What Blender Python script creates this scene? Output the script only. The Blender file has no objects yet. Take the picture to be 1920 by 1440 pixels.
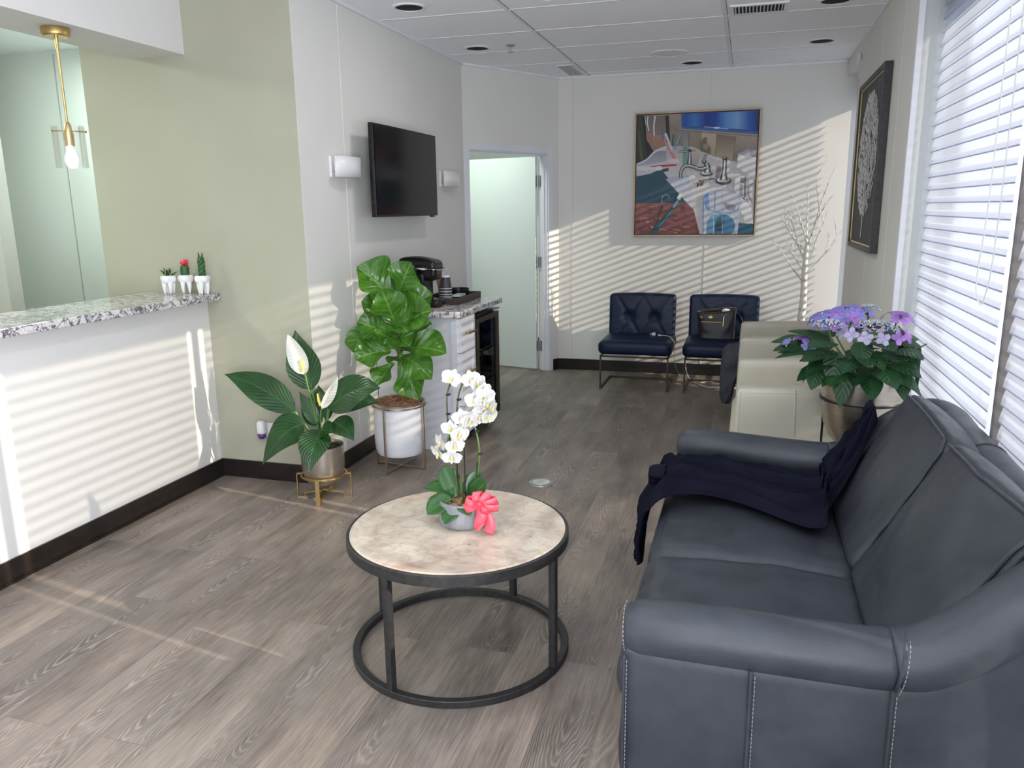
import bpy, bmesh, math, random
import numpy as np
from mathutils import Vector, Matrix, Euler
from mathutils.noise import noise as pnoise

PI = math.pi
SC = bpy.context.scene
COL = SC.collection
rnd = random.Random(7)

# ------------------------------------------------------------------ camera
CAM_H = 1.55
yaw, pitch, roll = 0.287164, 0.218119, 0.012660
cy_, sy_ = math.cos(yaw), math.sin(yaw)
cp_, sp_ = math.cos(pitch), math.sin(pitch)
fw = Vector((-sy_*cp_, cy_*cp_, -sp_)); rt = Vector((cy_, sy_, 0)); dn = fw.cross(rt)
c_, s_ = math.cos(roll), math.sin(roll)
rt2 = c_*rt + s_*dn; dn2 = -s_*rt + c_*dn
cd = bpy.data.cameras.new('camera'); cam = bpy.data.objects.new('camera', cd); COL.objects.link(cam)
cam.matrix_world = Matrix(((rt2.x, -dn2.x, -fw.x, 0), (rt2.y, -dn2.y, -fw.y, 0), (rt2.z, -dn2.z, -fw.z, CAM_H), (0, 0, 0, 1)))
cd.sensor_fit = 'HORIZONTAL'; cd.sensor_width = 36.0; cd.lens = 36.0*1481.4/1920.0
cd.clip_start = 0.05; cd.clip_end = 200
SC.camera = cam

# ------------------------------------------------------------------ view, world, sun, ceiling lamps, added fill
SC.view_settings.view_transform = 'Standard'; SC.view_settings.look = 'None'
SC.view_settings.gamma = 1.0; SC.view_settings.use_curve_mapping = False
SC.view_settings.exposure = 0.18
SC.cycles.max_bounces = 10; SC.cycles.diffuse_bounces = 6; SC.cycles.glossy_bounces = 4
SC.cycles.transparent_max_bounces = 16; SC.cycles.transmission_bounces = 6
SC.cycles.sample_clamp_indirect = 6.0
SC.cycles.caustics_reflective = False; SC.cycles.caustics_refractive = False

SKY = (0.80, 0.88, 1.0); SKY_STRENGTH = 1.55
SUN_COL = (1.0, 0.86, 0.66); SUN_STRENGTH = 5.8
w = bpy.data.worlds.new('world'); SC.world = w; w.use_nodes = True
bg = w.node_tree.nodes['Background']; bg.inputs[0].default_value = (*SKY, 1); bg.inputs[1].default_value = SKY_STRENGTH
sl = bpy.data.lights.new('sun', 'SUN'); so = bpy.data.objects.new('sun', sl); COL.objects.link(so)
sl.energy = SUN_STRENGTH; sl.color = SUN_COL; sl.angle = math.radians(0.4)
so.rotation_euler = Vector((-1.0, 0.20, -0.38)).to_track_quat('-Z', 'Y').to_euler(); so.location = (8, -1, 4)

def area(name, loc, size, direction, energy, color, portal=False):
    l = bpy.data.lights.new(name, 'AREA'); o = bpy.data.objects.new(name, l); COL.objects.link(o)
    l.shape = 'RECTANGLE'; l.size, l.size_y = size; l.energy = energy; l.color = color
    o.location = loc; o.rotation_euler = Vector(direction).to_track_quat('-Z', 'Y').to_euler()
    if portal: l.cycles.is_portal = True
    return o
# ceiling lamps of the reception, the corridor and the room behind the door (their troffers are built with the rooms)
area('reception_lamp', (-4.6, 2.4, 2.68), (0.6, 1.2), (0, 0, -1), 40, (0.90, 1.0, 0.84))
area('corridor_lamp', (-4.0, 4.5, 2.68), (0.6, 0.4), (0, 0, -1), 30, (0.86, 1.0, 0.88))
area('back_room_lamp', (-2.75, 6.6, 2.68), (0.5, 0.9), (0, 0, -1), 20, (0.86, 1.0, 0.92))
# round ceiling lamps: first at the frame's top edge, two unseen added for fill
for k, (x, y) in enumerate(((-1.12, 4.62), (-1.12, 2.3), (-1.12, 0.1))):
    o = area('round_lamp_%d' % k, (x, y, 2.69), (0.2, 0.2), (0, 0, -1), 6, (1.0, 0.98, 0.94)); o.data.shape = 'DISK'
# added fill lights behind the camera, at unseen side windows and the front
area('side_fill_light', (0.88, -1.2, 1.3), (2.9, 2.2), (-1, 0.1, 0.85), 330, (0.93, 0.95, 1.0))
area('front_fill_light', (-1.0, -2.75, 1.5), (3.2, 2.3), (0.0, 1, 0.8), 28, (0.95, 0.96, 1.0))

# ------------------------------------------------------------------ materials
def srgb(r, g, b):
    f = lambda c: (c/255/12.92) if c/255 <= 0.04045 else ((c/255+0.055)/1.055)**2.4
    return (f(r), f(g), f(b))
def mat(name, color, rough=0.5, metal=0.0, spec=0.5, **kw):
    m = bpy.data.materials.new(name); m.use_nodes = True
    b = m.node_tree.nodes['Principled BSDF']
    b.inputs['Base Color'].default_value = (*color, 1); b.inputs['Roughness'].default_value = rough
    b.inputs['Metallic'].default_value = metal; b.inputs['Specular IOR Level'].default_value = spec
    for k, v in kw.items():
        b.inputs[k.replace('_', ' ')].default_value = v
    return m
class NT:
    def __init__(s, m): s.t = m.node_tree; s.b = s.t.nodes.get('Principled BSDF')
    def n(s, typ, **kw):
        nd = s.t.nodes.new(typ)
        for k, v in kw.items():
            if k in nd.inputs.keys(): nd.inputs[k].default_value = v
            else: setattr(nd, k, v)
        return nd
    def l(s, a, b): s.t.links.new(a, b)
    def coord(s, kind='Object', scale=(1, 1, 1), rot=(0, 0, 0), loc=(0, 0, 0)):
        tc = s.n('ShaderNodeTexCoord'); mp = s.n('ShaderNodeMapping')
        mp.inputs['Scale'].default_value = scale; mp.inputs['Rotation'].default_value = rot; mp.inputs['Location'].default_value = loc
        s.l(tc.outputs[kind], mp.inputs[0]); return mp.outputs[0]
    def noise(s, vec, scale, detail=4, rough=0.5, dist=0.0):
        nd = s.n('ShaderNodeTexNoise'); nd.inputs['Scale'].default_value = scale; nd.inputs['Detail'].default_value = detail
        nd.inputs['Roughness'].default_value = rough; nd.inputs['Distortion'].default_value = dist
        if vec: s.l(vec, nd.inputs['Vector'])
        return nd.outputs['Fac']
    def ramp(s, fac, stops):
        r = s.n('ShaderNodeValToRGB'); e = r.color_ramp.elements
        while len(e) < len(stops): e.new(0.5)
        for i, (p, c) in enumerate(stops): e[i].position = p; e[i].color = (*c, 1)
        s.l(fac, r.inputs[0]); return r.outputs[0]
    def mix(s, fac, a, b, blend='MIX'):
        m = s.n('ShaderNodeMix', data_type='RGBA', blend_type=blend)
        if hasattr(fac, 'links') or hasattr(fac, 'node'): s.l(fac, m.inputs[0])
        else: m.inputs[0].default_value = fac
        for v, k in ((a, 6), (b, 7)):
            if isinstance(v, tuple): m.inputs[k].default_value = (*v, 1)
            else: s.l(v, m.inputs[k])
        return m.outputs[2]
    def math(s, op, a, b=None, c=None):
        m = s.n('ShaderNodeMath', operation=op)
        for i, v in enumerate((a, b, c)):
            if v is None: continue
            if isinstance(v, (int, float)): m.inputs[i].default_value = v
            else: s.l(v, m.inputs[i])
        return m.outputs[0]
    def bump(s, h, strength=0.2, dist=0.01):
        b = s.n('ShaderNodeBump'); b.inputs['Strength'].default_value = strength; b.inputs['Distance'].default_value = dist
        s.l(h, b.inputs['Height']); s.l(b.outputs[0], s.b.inputs['Normal'])
    def color(s, c): s.l(c, s.b.inputs['Base Color'])
    def rough(s, c): s.l(c, s.b.inputs['Roughness'])

def noisy(name, c1, c2, scale=8, rough=0.5, metal=0.0, bump=0.0, bscale=200, spec=0.5, detail=4, stretch=(1, 1, 1), **kw):
    m = mat(name, c1, rough, metal, spec, **kw); t = NT(m); v = t.coord(scale=stretch)
    t.color(t.ramp(t.noise(v, scale, detail), [(0.3, c1), (0.7, c2)]))
    if bump: t.bump(t.noise(v, bscale, 2), bump, 0.002)
    return m

M = {}
M['wall'] = noisy('wall_paint', (0.74, 0.735, 0.70), (0.76, 0.755, 0.72), 3, 0.62, spec=0.3)
M['wall_olive_shade'] = noisy('wall_paint_olive_shade', (0.37, 0.37, 0.29), (0.39, 0.39, 0.31), 3, 0.6, spec=0.3)  # darker olive paint, tone also carries the return wall's shade and greenish light
M['wall_white'] = noisy('wall_paint_white', (0.68, 0.675, 0.66), (0.70, 0.695, 0.68), 3, 0.6, spec=0.3)
M['wall_grey'] = noisy('wall_paint_grey', (0.42, 0.42, 0.39), (0.44, 0.44, 0.41), 3, 0.6, bump=0.05, bscale=350, spec=0.3)
M['trimw'] = noisy('white_gloss_trim', (0.74, 0.75, 0.80), (0.77, 0.78, 0.82), 5, 0.35)
M['reveal'] = noisy('grey_window_reveal', (0.50, 0.53, 0.53), (0.53, 0.56, 0.56), 5, 0.4)
M['doorw'] = noisy('door_paint', (0.72, 0.77, 0.74), (0.74, 0.79, 0.76), 2, 0.4)
M['base'] = noisy('espresso_baseboard', (0.011, 0.008, 0.007), (0.019, 0.014, 0.012), 20, 0.28, bump=0.08, bscale=60)
M['black'] = noisy('black_plastic', (0.006, 0.006, 0.008), (0.009, 0.009, 0.011), 30, 0.26, spec=0.3)
M['blackm'] = noisy('black_matte', (0.01, 0.01, 0.011), (0.014, 0.014, 0.015), 30, 0.6)
M['screen'] = mat('screen_glass', (0.004, 0.004, 0.005), 0.12, spec=0.35)
M['bronze'] = noisy('bronze_metal', (0.065, 0.048, 0.034), (0.09, 0.068, 0.048), 40, 0.45, 0.8)
M['gold'] = noisy('brushed_brass', (0.62, 0.44, 0.18), (0.70, 0.50, 0.22), 30, 0.3, 1.0, stretch=(1, 1, 8))
M['gold_pale'] = noisy('champagne_metal', (0.50, 0.43, 0.33), (0.62, 0.54, 0.42), 8, 0.28, 1.0, stretch=(1, 1, 14))
M['frame_bronze'] = noisy('frame_bronze', (0.26, 0.19, 0.12), (0.34, 0.25, 0.16), 10, 0.42, 0.8)
M['champagne'] = noisy('brushed_champagne_pot', (0.45, 0.40, 0.33), (0.58, 0.52, 0.44), 9, 0.30, 1.0, stretch=(1, 1, 16))
M['pewter'] = noisy('hammered_pewter_pot', (0.50, 0.47, 0.42), (0.62, 0.58, 0.52), 7, 0.32, 1.0, stretch=(1, 1, 10))
M['chrome'] = noisy('chrome', (0.7, 0.7, 0.72), (0.78, 0.78, 0.8), 20, 0.12, 1.0)
M['steel'] = noisy('satin_steel', (0.42, 0.43, 0.45), (0.5, 0.51, 0.53), 30, 0.35, 1.0)
M['white_ceramic'] = mat('white_ceramic', (0.82, 0.82, 0.82), 0.18)
M['white_pot'] = noisy('white_enamel', (0.78, 0.80, 0.85), (0.80, 0.82, 0.87), 4, 0.3)
M['white_pl'] = noisy('white_plastic', (0.75, 0.75, 0.76), (0.78, 0.78, 0.79), 10, 0.35)
M['iron'] = noisy('charcoal_iron', (0.035, 0.035, 0.037), (0.055, 0.055, 0.057), 50, 0.45, 0.6, bump=0.1, bscale=300)
M['navy_metal'] = noisy('black_blue_metal', (0.008, 0.010, 0.022), (0.012, 0.014, 0.028), 30, 0.35, 0.3)
M['bow'] = mat('coral_ribbon', srgb(245, 90, 110), 0.35, spec=0.6)
M['soil'] = noisy('dark_soil', (0.015, 0.010, 0.007), (0.04, 0.028, 0.02), 60, 0.95, bump=0.8, bscale=90)
M['moss'] = noisy('dried_moss', srgb(96, 62, 44), srgb(182, 142, 112), 40, 0.9)
M['stem'] = noisy('green_stem', (0.07, 0.17, 0.03), (0.10, 0.22, 0.05), 20, 0.45)
M['stem_dark'] = noisy('brown_green_stem', (0.03, 0.035, 0.015), (0.09, 0.12, 0.03), 25, 0.5)
M['bark'] = noisy('fig_bark', (0.10, 0.07, 0.04), (0.16, 0.12, 0.07), 30, 0.8)
M['cable'] = mat('white_cable', (0.75, 0.75, 0.74), 0.4)
M['cream'] = noisy('cream_leather', srgb(192, 188, 172), srgb(202, 198, 182), 4, 0.42, bump=0.12, bscale=220)
M['navy'] = noisy('navy_leather', (0.004, 0.012, 0.040), (0.006, 0.016, 0.050), 6, 0.42, bump=0.06, bscale=260, spec=0.28)
M['bagleather'] = noisy('black_bag_leather', (0.008, 0.009, 0.014), (0.014, 0.015, 0.022), 10, 0.42, bump=0.15, bscale=300)
M['jacket'] = noisy('navy_cotton', (0.0035, 0.004, 0.012), (0.0055, 0.0065, 0.017), 12, 0.8, bump=0.1, bscale=700, spec=0.12)
M['greycloth'] = noisy('grey_knit', (0.06, 0.066, 0.08), (0.085, 0.092, 0.108), 20, 0.95, bump=0.3, bscale=400, spec=0.1)
M['thread'] = mat('grey_thread', (0.27, 0.29, 0.31), 0.7)
M['tray'] = noisy('weathered_tray_wood', (0.035, 0.026, 0.022), (0.07, 0.052, 0.045), 6, 0.6, stretch=(1, 14, 14))
M['stick'] = mat('wood_stirrer', (0.48, 0.30, 0.18), 0.7)
M['cabinet'] = noisy('cabinet_paint', (0.66, 0.69, 0.76), (0.69, 0.72, 0.78), 3, 0.38)
M['void'] = mat('dark_recess', (0.004, 0.004, 0.004), 0.9)
M['glassdark'] = mat('tinted_door_glass', (0.01, 0.015, 0.03), 0.05, spec=0.5)
M['vane'] = None

def glassy(name, tint=(1, 1, 1), gloss=0.08):
    m = bpy.data.materials.new(name); m.use_nodes = True; t = NT(m); t.t.nodes.remove(t.b)
    out = t.t.nodes['Material Output']
    tr = t.n('ShaderNodeBsdfTransparent'); tr.inputs[0].default_value = (*tint, 1)
    gl = t.n('ShaderNodeBsdfGlossy'); gl.inputs['Roughness'].default_value = 0.03
    lw = t.n('ShaderNodeLayerWeight'); lw.inputs[0].default_value = 0.35
    f = t.math('ADD', t.math('MULTIPLY', lw.outputs['Fresnel'], 0.35), gloss*0.3)
    mx = t.n('ShaderNodeMixShader'); t.l(f, mx.inputs[0]); t.l(tr.outputs[0], mx.inputs[1]); t.l(gl.outputs[0], mx.inputs[2])
    t.l(mx.outputs[0], out.inputs[0]); return m
M['glass'] = glassy('clear_glass'); M['tint'] = glassy('tinted_glass', (0.22, 0.27, 0.36), 0.2)
M['water'] = glassy('bottle_plastic', (0.45, 0.75, 0.95), 0.2); M['greenb'] = glassy('green_bottle_plastic', (0.45, 0.62, 0.25), 0.2)

def fabric(name, color, transp, transl):
    m = bpy.data.materials.new(name); m.use_nodes = True; t = NT(m); t.t.nodes.remove(t.b)
    out = t.t.nodes['Material Output']
    tr = t.n('ShaderNodeBsdfTransparent'); tl = t.n('ShaderNodeBsdfTranslucent'); df = t.n('ShaderNodeBsdfDiffuse')
    tl.inputs[0].default_value = (*color, 1); df.inputs[0].default_value = (*color, 1)
    a = t.n('ShaderNodeMixShader'); a.inputs[0].default_value = transl; t.l(df.outputs[0], a.inputs[1]); t.l(tl.outputs[0], a.inputs[2])
    b = t.n('ShaderNodeMixShader'); b.inputs[0].default_value = transp; t.l(a.outputs[0], b.inputs[1]); t.l(tr.outputs[0], b.inputs[2])
    t.l(b.outputs[0], out.inputs[0]); return m
M['vane'] = fabric('blind_vane_fabric', (0.62, 0.665, 0.78), 0.34, 0.48)
M['vane_hem'] = fabric('blind_vane_hem', (0.50, 0.53, 0.68), 0.0, 0.35)
M['vane_open'] = fabric('opened_blind_vane_fabric', (0.70, 0.745, 0.86), 0.08, 0.50)
M['sheer'] = fabric('sheer_blind_fabric', (0.80, 0.83, 0.92), 0.80, 0.5)

# floor planks running along y
m = mat('grey_oak_planks', (0.2, 0.17, 0.15), 0.4); t = NT(m); M['floor'] = m
v = t.coord(rot=(0, 0, PI/2))
br = t.n('ShaderNodeTexBrick', offset=0.37, offset_frequency=2); br.inputs['Scale'].default_value = 1.0
br.inputs['Brick Width'].default_value = 1.22; br.inputs['Row Height'].default_value = 0.182
br.inputs['Mortar Size'].default_value = 0.0007; br.inputs['Mortar Smooth'].default_value = 0.3; br.inputs['Bias'].default_value = 0.0
br.inputs['Color1'].default_value = (0, 0, 0, 1); br.inputs['Color2'].default_value = (1, 1, 1, 1); br.inputs['Mortar'].default_value = (0.1, 0.1, 0.1, 1)
t.l(v, br.inputs['Vector'])
sx = t.n('ShaderNodeSeparateXYZ'); t.l(v, sx.inputs[0])
rw = t.math('FLOOR', t.math('DIVIDE', sx.outputs[1], 0.182))
plank = t.math('ADD', t.math('MULTIPLY', br.outputs['Color'], 17.3), t.math('MULTIPLY', rw, 3.7))
cb = t.n('ShaderNodeCombineXYZ'); t.l(t.math('ADD', sx.outputs[0], plank), cb.inputs[0]); t.l(sx.outputs[1], cb.inputs[1]); t.l(plank, cb.inputs[2])
def stretch(sc):
    mp = t.n('ShaderNodeMapping'); mp.inputs['Scale'].default_value = sc; t.l(cb.outputs[0], mp.inputs[0]); return mp.outputs[0]
fine = t.noise(stretch((3, 60, 1)), 2.2, 6, 0.65)
blot = t.noise(stretch((1.2, 3.5, 1)), 1.6, 4, 0.6)
ring = t.n('ShaderNodeTexNoise'); ring.inputs['Scale'].default_value = 1.0; ring.inputs['Detail'].default_value = 1.5
t.l(stretch((1.1, 7.5, 1)), ring.inputs['Vector'])
rings = t.math('ABSOLUTE', t.math('SINE', t.math('MULTIPLY', ring.outputs['Fac'], 95)))
rmask = t.ramp(t.noise(stretch((0.9, 3.2, 1)), 1.3, 2), [(0.56, (0, 0, 0)), (0.66, (1, 1, 1))])
lines = t.math('MULTIPLY', t.math('POWER', rings, 4.0), rmask)
yl = t.math('SUBTRACT', t.math('FRACT', t.math('DIVIDE', sx.outputs[1], 0.182)), 0.5)
wob = t.noise(stretch((1.0, 3.0, 1)), 2.4, 3)
arch = t.math('ADD', t.math('ADD', t.math('MULTIPLY', sx.outputs[0], 0.75), t.math('MULTIPLY', t.math('POWER', t.math('ABSOLUTE', t.math('ADD', yl, t.math('MULTIPLY', t.math('SUBTRACT', wob, 0.5), 0.25))), 1.6), 1.5)), t.math('MULTIPLY', wob, 0.55))
aw = t.math('POWER', t.math('ABSOLUTE', t.math('SINE', t.math('MULTIPLY', arch, 62))), 7.0)
amask = t.ramp(t.noise(stretch((0.55, 1.2, 1)), 1.7, 2), [(0.52, (0, 0, 0)), (0.60, (1, 1, 1))])
arches = t.math('MULTIPLY', aw, t.math('MULTIPLY', amask, t.math('ADD', fine, 0.2)))
base = t.ramp(t.math('ADD', t.math('MULTIPLY', fine, 0.45), t.math('MULTIPLY', blot, 0.55)),
              [(0.34, srgb(85, 79, 74)), (0.5, srgb(129, 120, 112)), (0.66, srgb(160, 150, 141))])
tone = t.ramp(t.math('FRACT', t.math('MULTIPLY', plank, 0.731)), [(0.0, (0.74, 0.73, 0.74)), (0.5, (0.9, 0.89, 0.88)), (1.0, (1.08, 1.03, 0.99))])
c = t.mix(1.0, base, tone, 'MULTIPLY')
c = t.mix(t.math('MULTIPLY', rmask, 0.30), c, srgb(88, 78, 72)); c = t.mix(t.math('MULTIPLY', amask, 0.22), c, srgb(86, 78, 73)); c = t.mix(t.math('MULTIPLY', arches, 0.75), c, srgb(176, 167, 160)); c = t.mix(t.math('MULTIPLY', lines, 0.42), c, srgb(178, 168, 160))
c = t.mix(t.math('MULTIPLY', br.outputs['Fac'], 0.6), c, srgb(58, 50, 46))
t.color(c); t.rough(t.ramp(fine, [(0.3, (0.36,)*3), (0.7, (0.52,)*3)])); t.bump(t.math('SUBTRACT', fine, br.outputs['Fac']), 0.12, 0.002)

# ceiling tile
m = mat('ceiling_tile', (0.7, 0.7, 0.72), 0.85); t = NT(m); v = t.coord(); M['ceil'] = m
sp = t.noise(v, 70, 3, 0.7)
t.color(t.ramp(sp, [(0.30, (0.74, 0.75, 0.80)), (0.38, (0.90, 0.915, 0.96))])); t.bump(sp, 0.1, 0.001)
# granite
m = mat('veined_granite', (0.7, 0.7, 0.7), 0.12); t = NT(m); v = t.coord(); M['granite'] = m
n1 = t.noise(v, 9, 8, 0.65, 1.6); vein = t.math('ABSOLUTE', t.math('SUBTRACT', n1, 0.5))
n2 = t.noise(v, 26, 6, 0.7, 1.0); v2 = t.math('ABSOLUTE', t.math('SUBTRACT', n2, 0.5))
c = t.ramp(vein, [(0.0, (0.06, 0.05, 0.08)), (0.022, (0.25, 0.22, 0.26)), (0.045, (0.74, 0.72, 0.71))])
c = t.mix(t.ramp(v2, [(0.0, (0.7,)*3), (0.025, (0, 0, 0))]), c, (0.16, 0.14, 0.16)); t.color(c)
# travertine table top
m = mat('travertine', (0.6, 0.55, 0.5), 0.38); t = NT(m); v = t.coord(); M['traver'] = m
vo = t.n('ShaderNodeTexVoronoi'); vo.inputs['Scale'].default_value = 5.5; t.l(v, vo.inputs['Vector'])
ptch = t.ramp(t.noise(v, 5, 5, 0.6, 0.6), [(0.32, srgb(160, 138, 126)), (0.48, srgb(192, 180, 164)), (0.62, srgb(210, 200, 184)), (0.75, srgb(168, 148, 136))])
sv = t.n('ShaderNodeSeparateColor'); t.l(vo.outputs['Color'], sv.inputs[0]); c = t.mix(0.16, ptch, t.ramp(sv.outputs[0], [(0.0, srgb(150, 122, 112)), (1.0, srgb(235, 228, 215))]))
mot = t.ramp(t.noise(v, 17, 6, 0.7, 1.0), [(0.38, (0.45,)*3), (0.52, (0, 0, 0))]); c = t.mix(mot, c, srgb(146, 128, 116))
pits = t.ramp(t.noise(v, 38, 5, 0.7, 1.5), [(0.30, (1, 1, 1)), (0.36, (0, 0, 0))])
c = t.mix(pits, c, srgb(120, 104, 92)); t.color(c); t.rough(t.ramp(t.noise(v, 12), [(0.3, (0.3,)*3), (0.7, (0.5,)*3)]))
# grey leather
m = mat('slate_leather', (0.03, 0.035, 0.045), 0.4, spec=0.4); t = NT(m); v = t.coord(); M['leather'] = m
t.color(t.ramp(t.noise(v, 5, 5, 0.6), [(0.3, srgb(46, 50, 57)), (0.7, srgb(61, 66, 74))]))
pore = t.n('ShaderNodeTexVoronoi'); pore.inputs['Scale'].default_value = 420; t.l(v, pore.inputs['Vector'])
wr = t.noise(v, 14, 4, 0.6, 0.8)
t.bump(t.math('ADD', t.math('MULTIPLY', pore.outputs['Distance'], 0.25), t.math('MULTIPLY', wr, 1.2)), 0.16, 0.006)
t.rough(t.ramp(t.noise(v, 20), [(0.3, (0.36,)*3), (0.7, (0.48,)*3)]))
# ribbed grey cement pot
M['cement'] = noisy('grey_glazed_cement', srgb(118, 121, 127), srgb(146, 149, 154), 14, 0.35)
# birch
m = mat('white_birch', (0.7, 0.68, 0.64), 0.6); t = NT(m); v = t.coord(scale=(6, 6, 1)); M['birch'] = m
t.color(t.ramp(t.noise(v, 26, 3), [(0.34, (0.22, 0.18, 0.15)), (0.42, (0.78, 0.76, 0.72)), (0.8, (0.85, 0.84, 0.80))]))

def leafmat(name, dark, light, vein, veins=14, slant=5.0, gloss=0.3, vs=0.35, edge=None):
    m = mat(name, dark, gloss, spec=0.5); t = NT(m)
    tc = t.n('ShaderNodeTexCoord'); s = t.n('ShaderNodeSeparateXYZ'); t.l(tc.outputs['UV'], s.inputs[0])
    u, vv = s.outputs[0], t.math('ABSOLUTE', t.math('SUBTRACT', s.outputs[1], 0.5))
    mid = t.ramp(vv, [(0.0, (1, 1, 1)), (0.035, (0, 0, 0))])
    ph = t.math('SINE', t.math('SUBTRACT', t.math('MULTIPLY', u, veins*2*PI), t.math('MULTIPLY', vv, slant*2*PI)))
    lat = t.math('POWER', t.math('MAXIMUM', ph, 0.0), 10)
    nz = t.noise(t.coord(), 9, 3)
    base = t.ramp(nz, [(0.3, dark), (0.7, light)])
    if edge: base = t.mix(t.ramp(vv, [(0.34, (0, 0, 0)), (0.40, (1, 1, 1))]), base, edge)
    c = t.mix(t.math('MULTIPLY', lat, vs), base, vein); c = t.mix(t.math('MULTIPLY', mid, 0.85), c, vein)
    t.color(c); t.bump(ph, 0.30, 0.003)
    t.b.inputs['Subsurface Weight'].default_value = 0.0
    tl = t.n('ShaderNodeBsdfTranslucent'); t.l(c, tl.inputs[0]); mx = t.n('ShaderNodeMixShader'); mx.inputs[0].default_value = 0.22
    out = t.t.nodes['Material Output']; t.l(t.b.outputs[0], mx.inputs[1]); t.l(tl.outputs[0], mx.inputs[2]); t.l(mx.outputs[0], out.inputs[0])
    return m
M['lily_leaf'] = leafmat('lily_leaf', (0.010, 0.048, 0.012), (0.020, 0.080, 0.018), (0.04, 0.15, 0.035), 11, 8.0, 0.25, 0.13)
M['fig_leaf'] = leafmat('fig_leaf', (0.035, 0.13, 0.012), (0.085, 0.24, 0.025), (0.20, 0.38, 0.09), 6, 3.5, 0.22, 0.32)
M['hyd_leaf'] = leafmat('hydrangea_leaf', (0.012, 0.055, 0.020), (0.026, 0.092, 0.032), (0.05, 0.15, 0.05), 8, 4.0, 0.4, 0.3)
M['orchid_leaf'] = leafmat('orchid_leaf', (0.02, 0.085, 0.015), (0.035, 0.125, 0.025), (0.07, 0.20, 0.05), 1, 0.0, 0.3, 0.0)
M['succ_leaf'] = leafmat('succulent_leaf', (0.02, 0.07, 0.02), (0.03, 0.10, 0.03), (0.10, 0.20, 0.07), 8, 0.0, 0.4, 0.1, edge=(0.45, 0.5, 0.25))
M['spathe'] = leafmat('white_spathe', (0.74, 0.75, 0.70), (0.80, 0.81, 0.76), (0.62, 0.70, 0.52), 12, 2.5, 0.4, 0.12)
M['petal'] = leafmat('white_petal', (0.70, 0.70, 0.68), (0.76, 0.76, 0.74), (0.80, 0.82, 0.76), 3, 0.0, 0.5, 0.1)
M['lip'] = mat('yellow_lip', (0.75, 0.62, 0.12), 0.5)
M['cactus'] = noisy('cactus_green', (0.015, 0.07, 0.02), (0.03, 0.11, 0.03), 30, 0.5, bump=0.3, bscale=80)
M['redcactus'] = noisy('red_graft', (0.65, 0.02, 0.03), (0.8, 0.04, 0.06), 30, 0.5, bump=0.5, bscale=80)
M['hy_blue'] = mat('hydrangea_blue', srgb(112, 112, 178), 0.6); M['hy_violet'] = mat('hydrangea_violet', srgb(146, 106, 182), 0.6)
M['hy_pale'] = mat('hydrangea_pale', srgb(168, 162, 196), 0.6); M['hy_bud'] = mat('hydrangea_bud', srgb(150, 170, 205), 0.6)
M['hy_cream'] = mat('hydrangea_cream_bud', srgb(205, 200, 165), 0.6)
for k in ('hy_blue', 'hy_violet', 'hy_pale'):
    t = NT(M[k]); c0 = tuple(t.b.inputs['Base Color'].default_value)[:3]
    t.color(t.ramp(t.noise(t.coord(), 18, 2), [(0.35, tuple(x*0.8 for x in c0)), (0.65, tuple(min(1, x*1.25) for x in c0))]))

def emis(name, col, s):
    m = bpy.data.materials.new(name); m.use_nodes = True; b = m.node_tree.nodes['Principled BSDF']
    b.inputs['Base Color'].default_value = (*col, 1); b.inputs['Emission Color'].default_value = (*col, 1); b.inputs['Emission Strength'].default_value = s
    return m
M['bulb'] = emis('lit_bulb', (0.93, 1.0, 0.93), 14.0); M['lamp'] = emis('lit_diffuser', (0.9, 1.0, 0.9), 3.0)

m = mat('painted_canvas', (0.5, 0.5, 0.5), 0.55); t = NT(m); M['paint'] = m
at = t.n('ShaderNodeVertexColor', layer_name='Col'); nz = t.noise(t.coord(), 60, 4)
t.color(t.mix(0.35, at.outputs[0], t.ramp(nz, [(0.3, (0.4,)*3), (0.7, (0.62,)*3)]), 'OVERLAY'))
m = noisy('charcoal_canvas', (0.05, 0.052, 0.056), (0.11, 0.112, 0.118), 14, 0.7, bump=0.5, bscale=50, stretch=(1, 6, 1)); M['darkcanvas'] = m
M['silver'] = noisy('silver_white_paint', (0.55, 0.55, 0.55), (0.78, 0.78, 0.77), 50, 0.45)

# ------------------------------------------------------------------ mesh helpers
def newbm(): return bmesh.new()
def obj(name, bm, m, parent=None, smooth=True, subsurf=0, bevel=0, solid=0, autos=True, loc=None):
    bm.normal_update()
    me = bpy.data.meshes.new(name); bm.to_mesh(me); bm.free()
    o = bpy.data.objects.new(name, me); COL.objects.link(o)
    for mm in (m if isinstance(m, (list, tuple)) else [m]):
        me.materials.append(M[mm] if isinstance(mm, str) else mm)
    if smooth:
        me.polygons.foreach_set('use_smooth', [True]*len(me.polygons))
        if autos: me.set_sharp_from_angle(angle=math.radians(38))
    if solid:
        md = o.modifiers.new('s', 'SOLIDIFY'); md.thickness = solid; md.offset = 0
    if bevel:
        md = o.modifiers.new('b', 'BEVEL'); md.width = bevel; md.segments = 2; md.limit_method = 'ANGLE'
    if subsurf:
        md = o.modifiers.new('u', 'SUBSURF'); md.levels = subsurf; md.render_levels = subsurf
    if parent is not None: o.parent = parent
    if loc: o.location = loc
    return o
def thing(name, label, cat, loc=(0, 0, 0), rz=0, group=None):
    o = bpy.data.objects.new(name, None); COL.objects.link(o); o.empty_display_size = 0.05
    o.location = loc; o.rotation_euler = (0, 0, rz); tag(o, label, cat, group); return o
def tag(o, label, cat, group=None):
    o['label'] = label; o['category'] = cat
    if group: o['group'] = group
    return o
def struct(name, bm, m, **kw):
    o = obj(name, bm, m, **kw); o['kind'] = 'structure'; return o
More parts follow.
